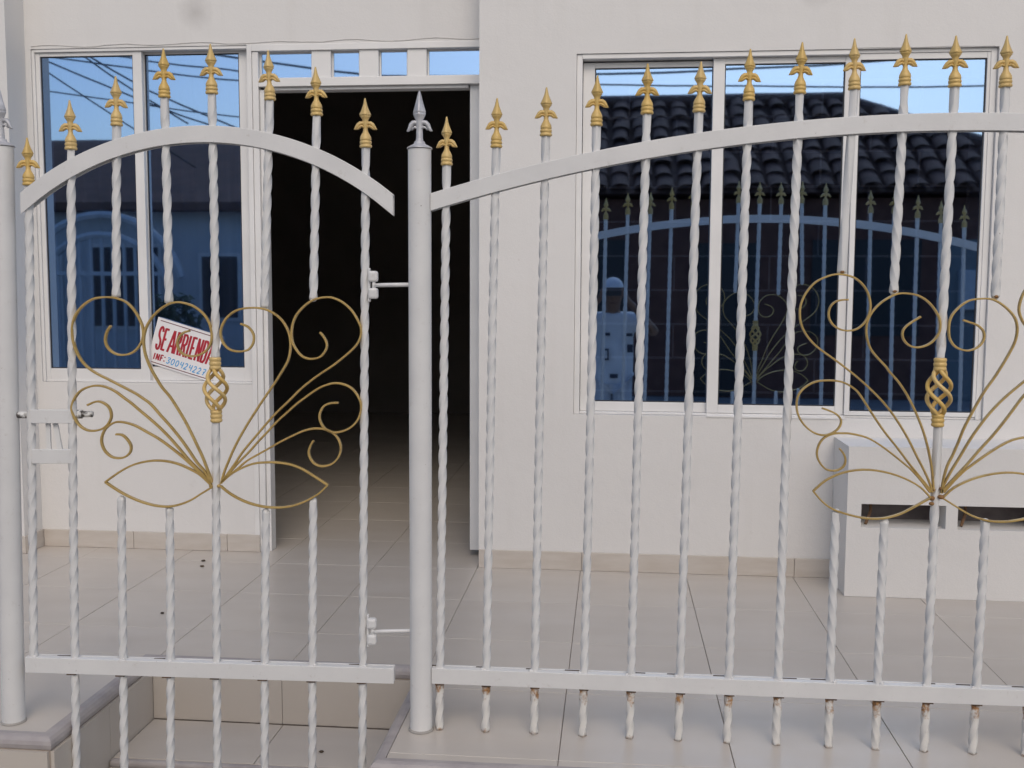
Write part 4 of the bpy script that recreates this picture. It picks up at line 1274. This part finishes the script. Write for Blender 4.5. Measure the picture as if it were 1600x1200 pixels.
def vert(p, r_, link=None):
    V.append(p)
    Rd.append(r_)
    if link is not None:
        E_.append((link, len(V) - 1))
    return len(V) - 1


pel = vert((0, y0, 0.50), (0.155, 0.115))
bel = vert((0, y0, 0.62), (0.15, 0.115), pel)
che = vert((0, y0, 0.80), (0.165, 0.12), bel)
shl = vert((0, y0 + .005, 0.93), (0.10, 0.08), che)
nk = vert((0, y0 + 0.02, 1.00), 0.058, shl)
hd0 = vert((0, y0 + 0.035, 1.075), (0.062, 0.072), nk)
hd1 = vert((0, y0 + 0.04, 1.15), (0.076, 0.095), hd0)
hd2 = vert((0, y0 + 0.03, 1.23), (0.078, 0.098), hd1)
hd3 = vert((0, y0 + 0.025, 1.29), (0.055, 0.07), hd2)
nose = vert((0, y0 + 0.142, 1.165), 0.014, hd1)
for s_ in (-1, 1):
    ear = vert((s_ * 0.082, y0 + 0.03, 1.175), 0.018, hd1)
    sh = vert((s_ * 0.195, y0, 0.965), 0.070, shl)
    ua = vert((s_ * 0.290, y0 + 0.03, 0.89), 0.052, sh)
    el = vert((s_ * 0.385, y0 + 0.09, 0.84), 0.043, ua)
    fa = vert((s_ * 0.245, y0 + 0.22, 1.00), 0.037, el)
    wr = vert((s_ * 0.115, y0 + 0.335, 1.145), 0.025, fa)
    pm = vert((s_ * 0.098, y0 + 0.362, 1.180), 0.024, wr)
    for j in range(4):
        zz = 1.165 + 0.021 * j
        k1 = vert((s_ * 0.092, y0 + 0.385, zz), 0.0095, pm)
        k2 = vert((s_ * 0.078, y0 + 0.389, zz + 0.006), 0.0085, k1)
        k3 = vert((s_ * (0.060 + 0.003 * j), y0 + 0.386, zz + 0.010), 0.0078, k2)
    t1 = vert((s_ * 0.088, y0 + 0.345, 1.172), 0.0105, pm)
    t2 = vert((s_ * 0.070, y0 + 0.352, 1.178), 0.009, t1)
    t3 = vert((s_ * 0.052, y0 + 0.358, 1.184), 0.008, t2)
    hp = vert((s_ * 0.085, y0, 0.43), 0.088, pel)
    kn = vert((s_ * 0.105, y0 + 0.015, 0.05), 0.060, hp)
    ca = vert((s_ * 0.11, y0 - 0.015, -0.12), 0.056, kn)
    an = vert((s_ * 0.115, y0 - 0.02, -0.33), 0.040, ca)
    ft = vert((s_ * 0.13, y0 + 0.10, -0.365), 0.035, an)
body = skinned('body', V, E_, Rd, SKIN, person)
# shirt with short sleeves
V, E_, Rd = [], [], []
a = vert((0, y0, 0.27), (0.200, 0.150))
b_ = vert((0, y0, 0.48), (0.202, 0.148), a)
c_ = vert((0, y0, 0.70), (0.208, 0.145), b_)
d_ = vert((0, y0, 0.85), (0.215, 0.142), c_)
e_ = vert((0, y0 + .005, 0.965), (0.14, 0.098), d_)
g_ = vert((0, y0 + .015, 1.005), (0.076, 0.072), e_)
for s_ in (-1, 1):
    p1 = vert((s_ * 0.195, y0, 0.960), 0.088, e_)
    p2 = vert((s_ * 0.292, y0 + 0.03, 0.892), 0.076, p1)
    p3 = vert((s_ * 0.335, y0 + 0.06, 0.865), 0.074, p2)
shirt = skinned('shirt', V, E_, Rd, SHIRT, person)
V, E_, Rd = [], [], []
a = vert((0, y0, 0.49), (0.168, 0.128))
for s_ in (-1, 1):
    hp = vert((s_ * 0.088, y0, 0.40), 0.104, a)
    kn = vert((s_ * 0.105, y0 + 0.012, 0.05), 0.084, hp)
    an = vert((s_ * 0.115, y0 - 0.015, -0.30), 0.070, kn)
skinned('trousers', V, E_, Rd, PANTS, person)
for s_ in (-1, 1):
    V, E_, Rd = [], [], []
    a = vert((s_ * 0.115, y0 - 0.05, -0.355), (0.045, 0.045))
    b_ = vert((s_ * 0.12, y0 + 0.04, -0.360), (0.048, 0.042), a)
    c_ = vert((s_ * 0.132, y0 + 0.15, -0.372), (0.045, 0.030), b_)
    skinned('shoe', V, E_, Rd, SHOE, person)
# collar, cap, badges
off = person.matrix_world.translation
m = MB()
m.lathe([(0.070, 0.0), (0.086, 0.012), (0.094, -0.006), (0.098, -0.012), (0.090, 0.018), (0.066, 0.030)], (0, y0 + 0.016, 0.990), 20)
m.build('collar', SHIRT, shirt, smooth=True) if False else None
cm = MB()
rings = []
for t in range(8):
    a_ = t / 7 * math.pi / 2
    rings.append([(0.094 * math.cos(a_) * math.cos(2 * math.pi * j / 20) + 0, y0 + 0.028 + 0.112 * math.cos(a_) * math.sin(2 * math.pi * j / 20), 1.236 + 0.095 * math.sin(a_)) for j in range(20)])
cm.loft(rings)
cap_o = cm.build('cap', SHIRT, person, smooth=True)
bm2 = MB()
top_r, bot_r = [], []
for j in range(13):
    a_ = math.pi * (0.12 + 0.76 * j / 12)
    top_r.append((0.090 * math.cos(a_), y0 + 0.028 + 0.108 * math.sin(a_), 1.244))
    bot_r.append((0.098 * math.cos(a_), y0 + 0.028 + 0.10 + 0.085 * math.sin(a_), 1.232 - 0.004 * math.sin(a_)))
vs = top_r + bot_r + [(p[0], p[1], p[2] - 0.004) for p in top_r + bot_r]
fs = [(j, j + 1, 14 + j, 13 + j) for j in range(12)] + [(26 + j, 39 + j, 40 + j, 27 + j) for j in range(12)] + [(13 + j, 14 + j, 40 + j, 39 + j) for j in range(12)]
bm2.add(vs, fs)
ORG[cap_o.name] = ORG.get(cap_o.name, off)
bm2.build('brim', SHIRT, cap_o, smooth=True)
# eyes and mouth
for s_ in (-1, 1):
    MB().lathe([(0.002, -0.010), (0.010, -0.005), (0.012, 0), (0.010, 0.005), (0.002, 0.010)], (s_ * 0.031, y0 + 0.126, 1.185), 10).build('eye', DARK, person, smooth=True)
MB().tube([(-0.024, y0 + 0.112, 1.105), (0, y0 + 0.120, 1.103), (0.024, y0 + 0.112, 1.105)], 0.005, 6).build('mouth', mat('lip', (0.16, 0.06, 0.05), None), person, smooth=True)
NAVY = mat('navy_badge', (0.02, 0.025, 0.05), None, rough=0.5)
ORG[shirt.name] = off
for x0, x1, z0, z1, mm in ((-0.095, -0.02, 0.815, 0.842, NAVY), (0.10, 0.175, 0.812, 0.838, NAVY), (-0.100, -0.030, 0.60, 0.70, NAVY), (-0.086, -0.044, 0.616, 0.684, PALE), (0.13, 0.18, 0.67, 0.74, NAVY), (-0.02, 0.05, 0.44, 0.475, NAVY)):
    ypl = y0 + 0.158 if mm is NAVY else y0 + 0.1605
    MB().box(x0, x1, ypl - 0.02, ypl, z0, z1).build('badge', mm, shirt)
phone = MB()
phone.box(-0.072, 0.072, -0.0135, -0.0055, 1.168, 1.240)
po = phone.build('phone', PHONE, None, bevel=0.003, loc=(0, -0.01, 1.168))
tag(po, 'dark phone held level in both hands by the person in white', 'phone')
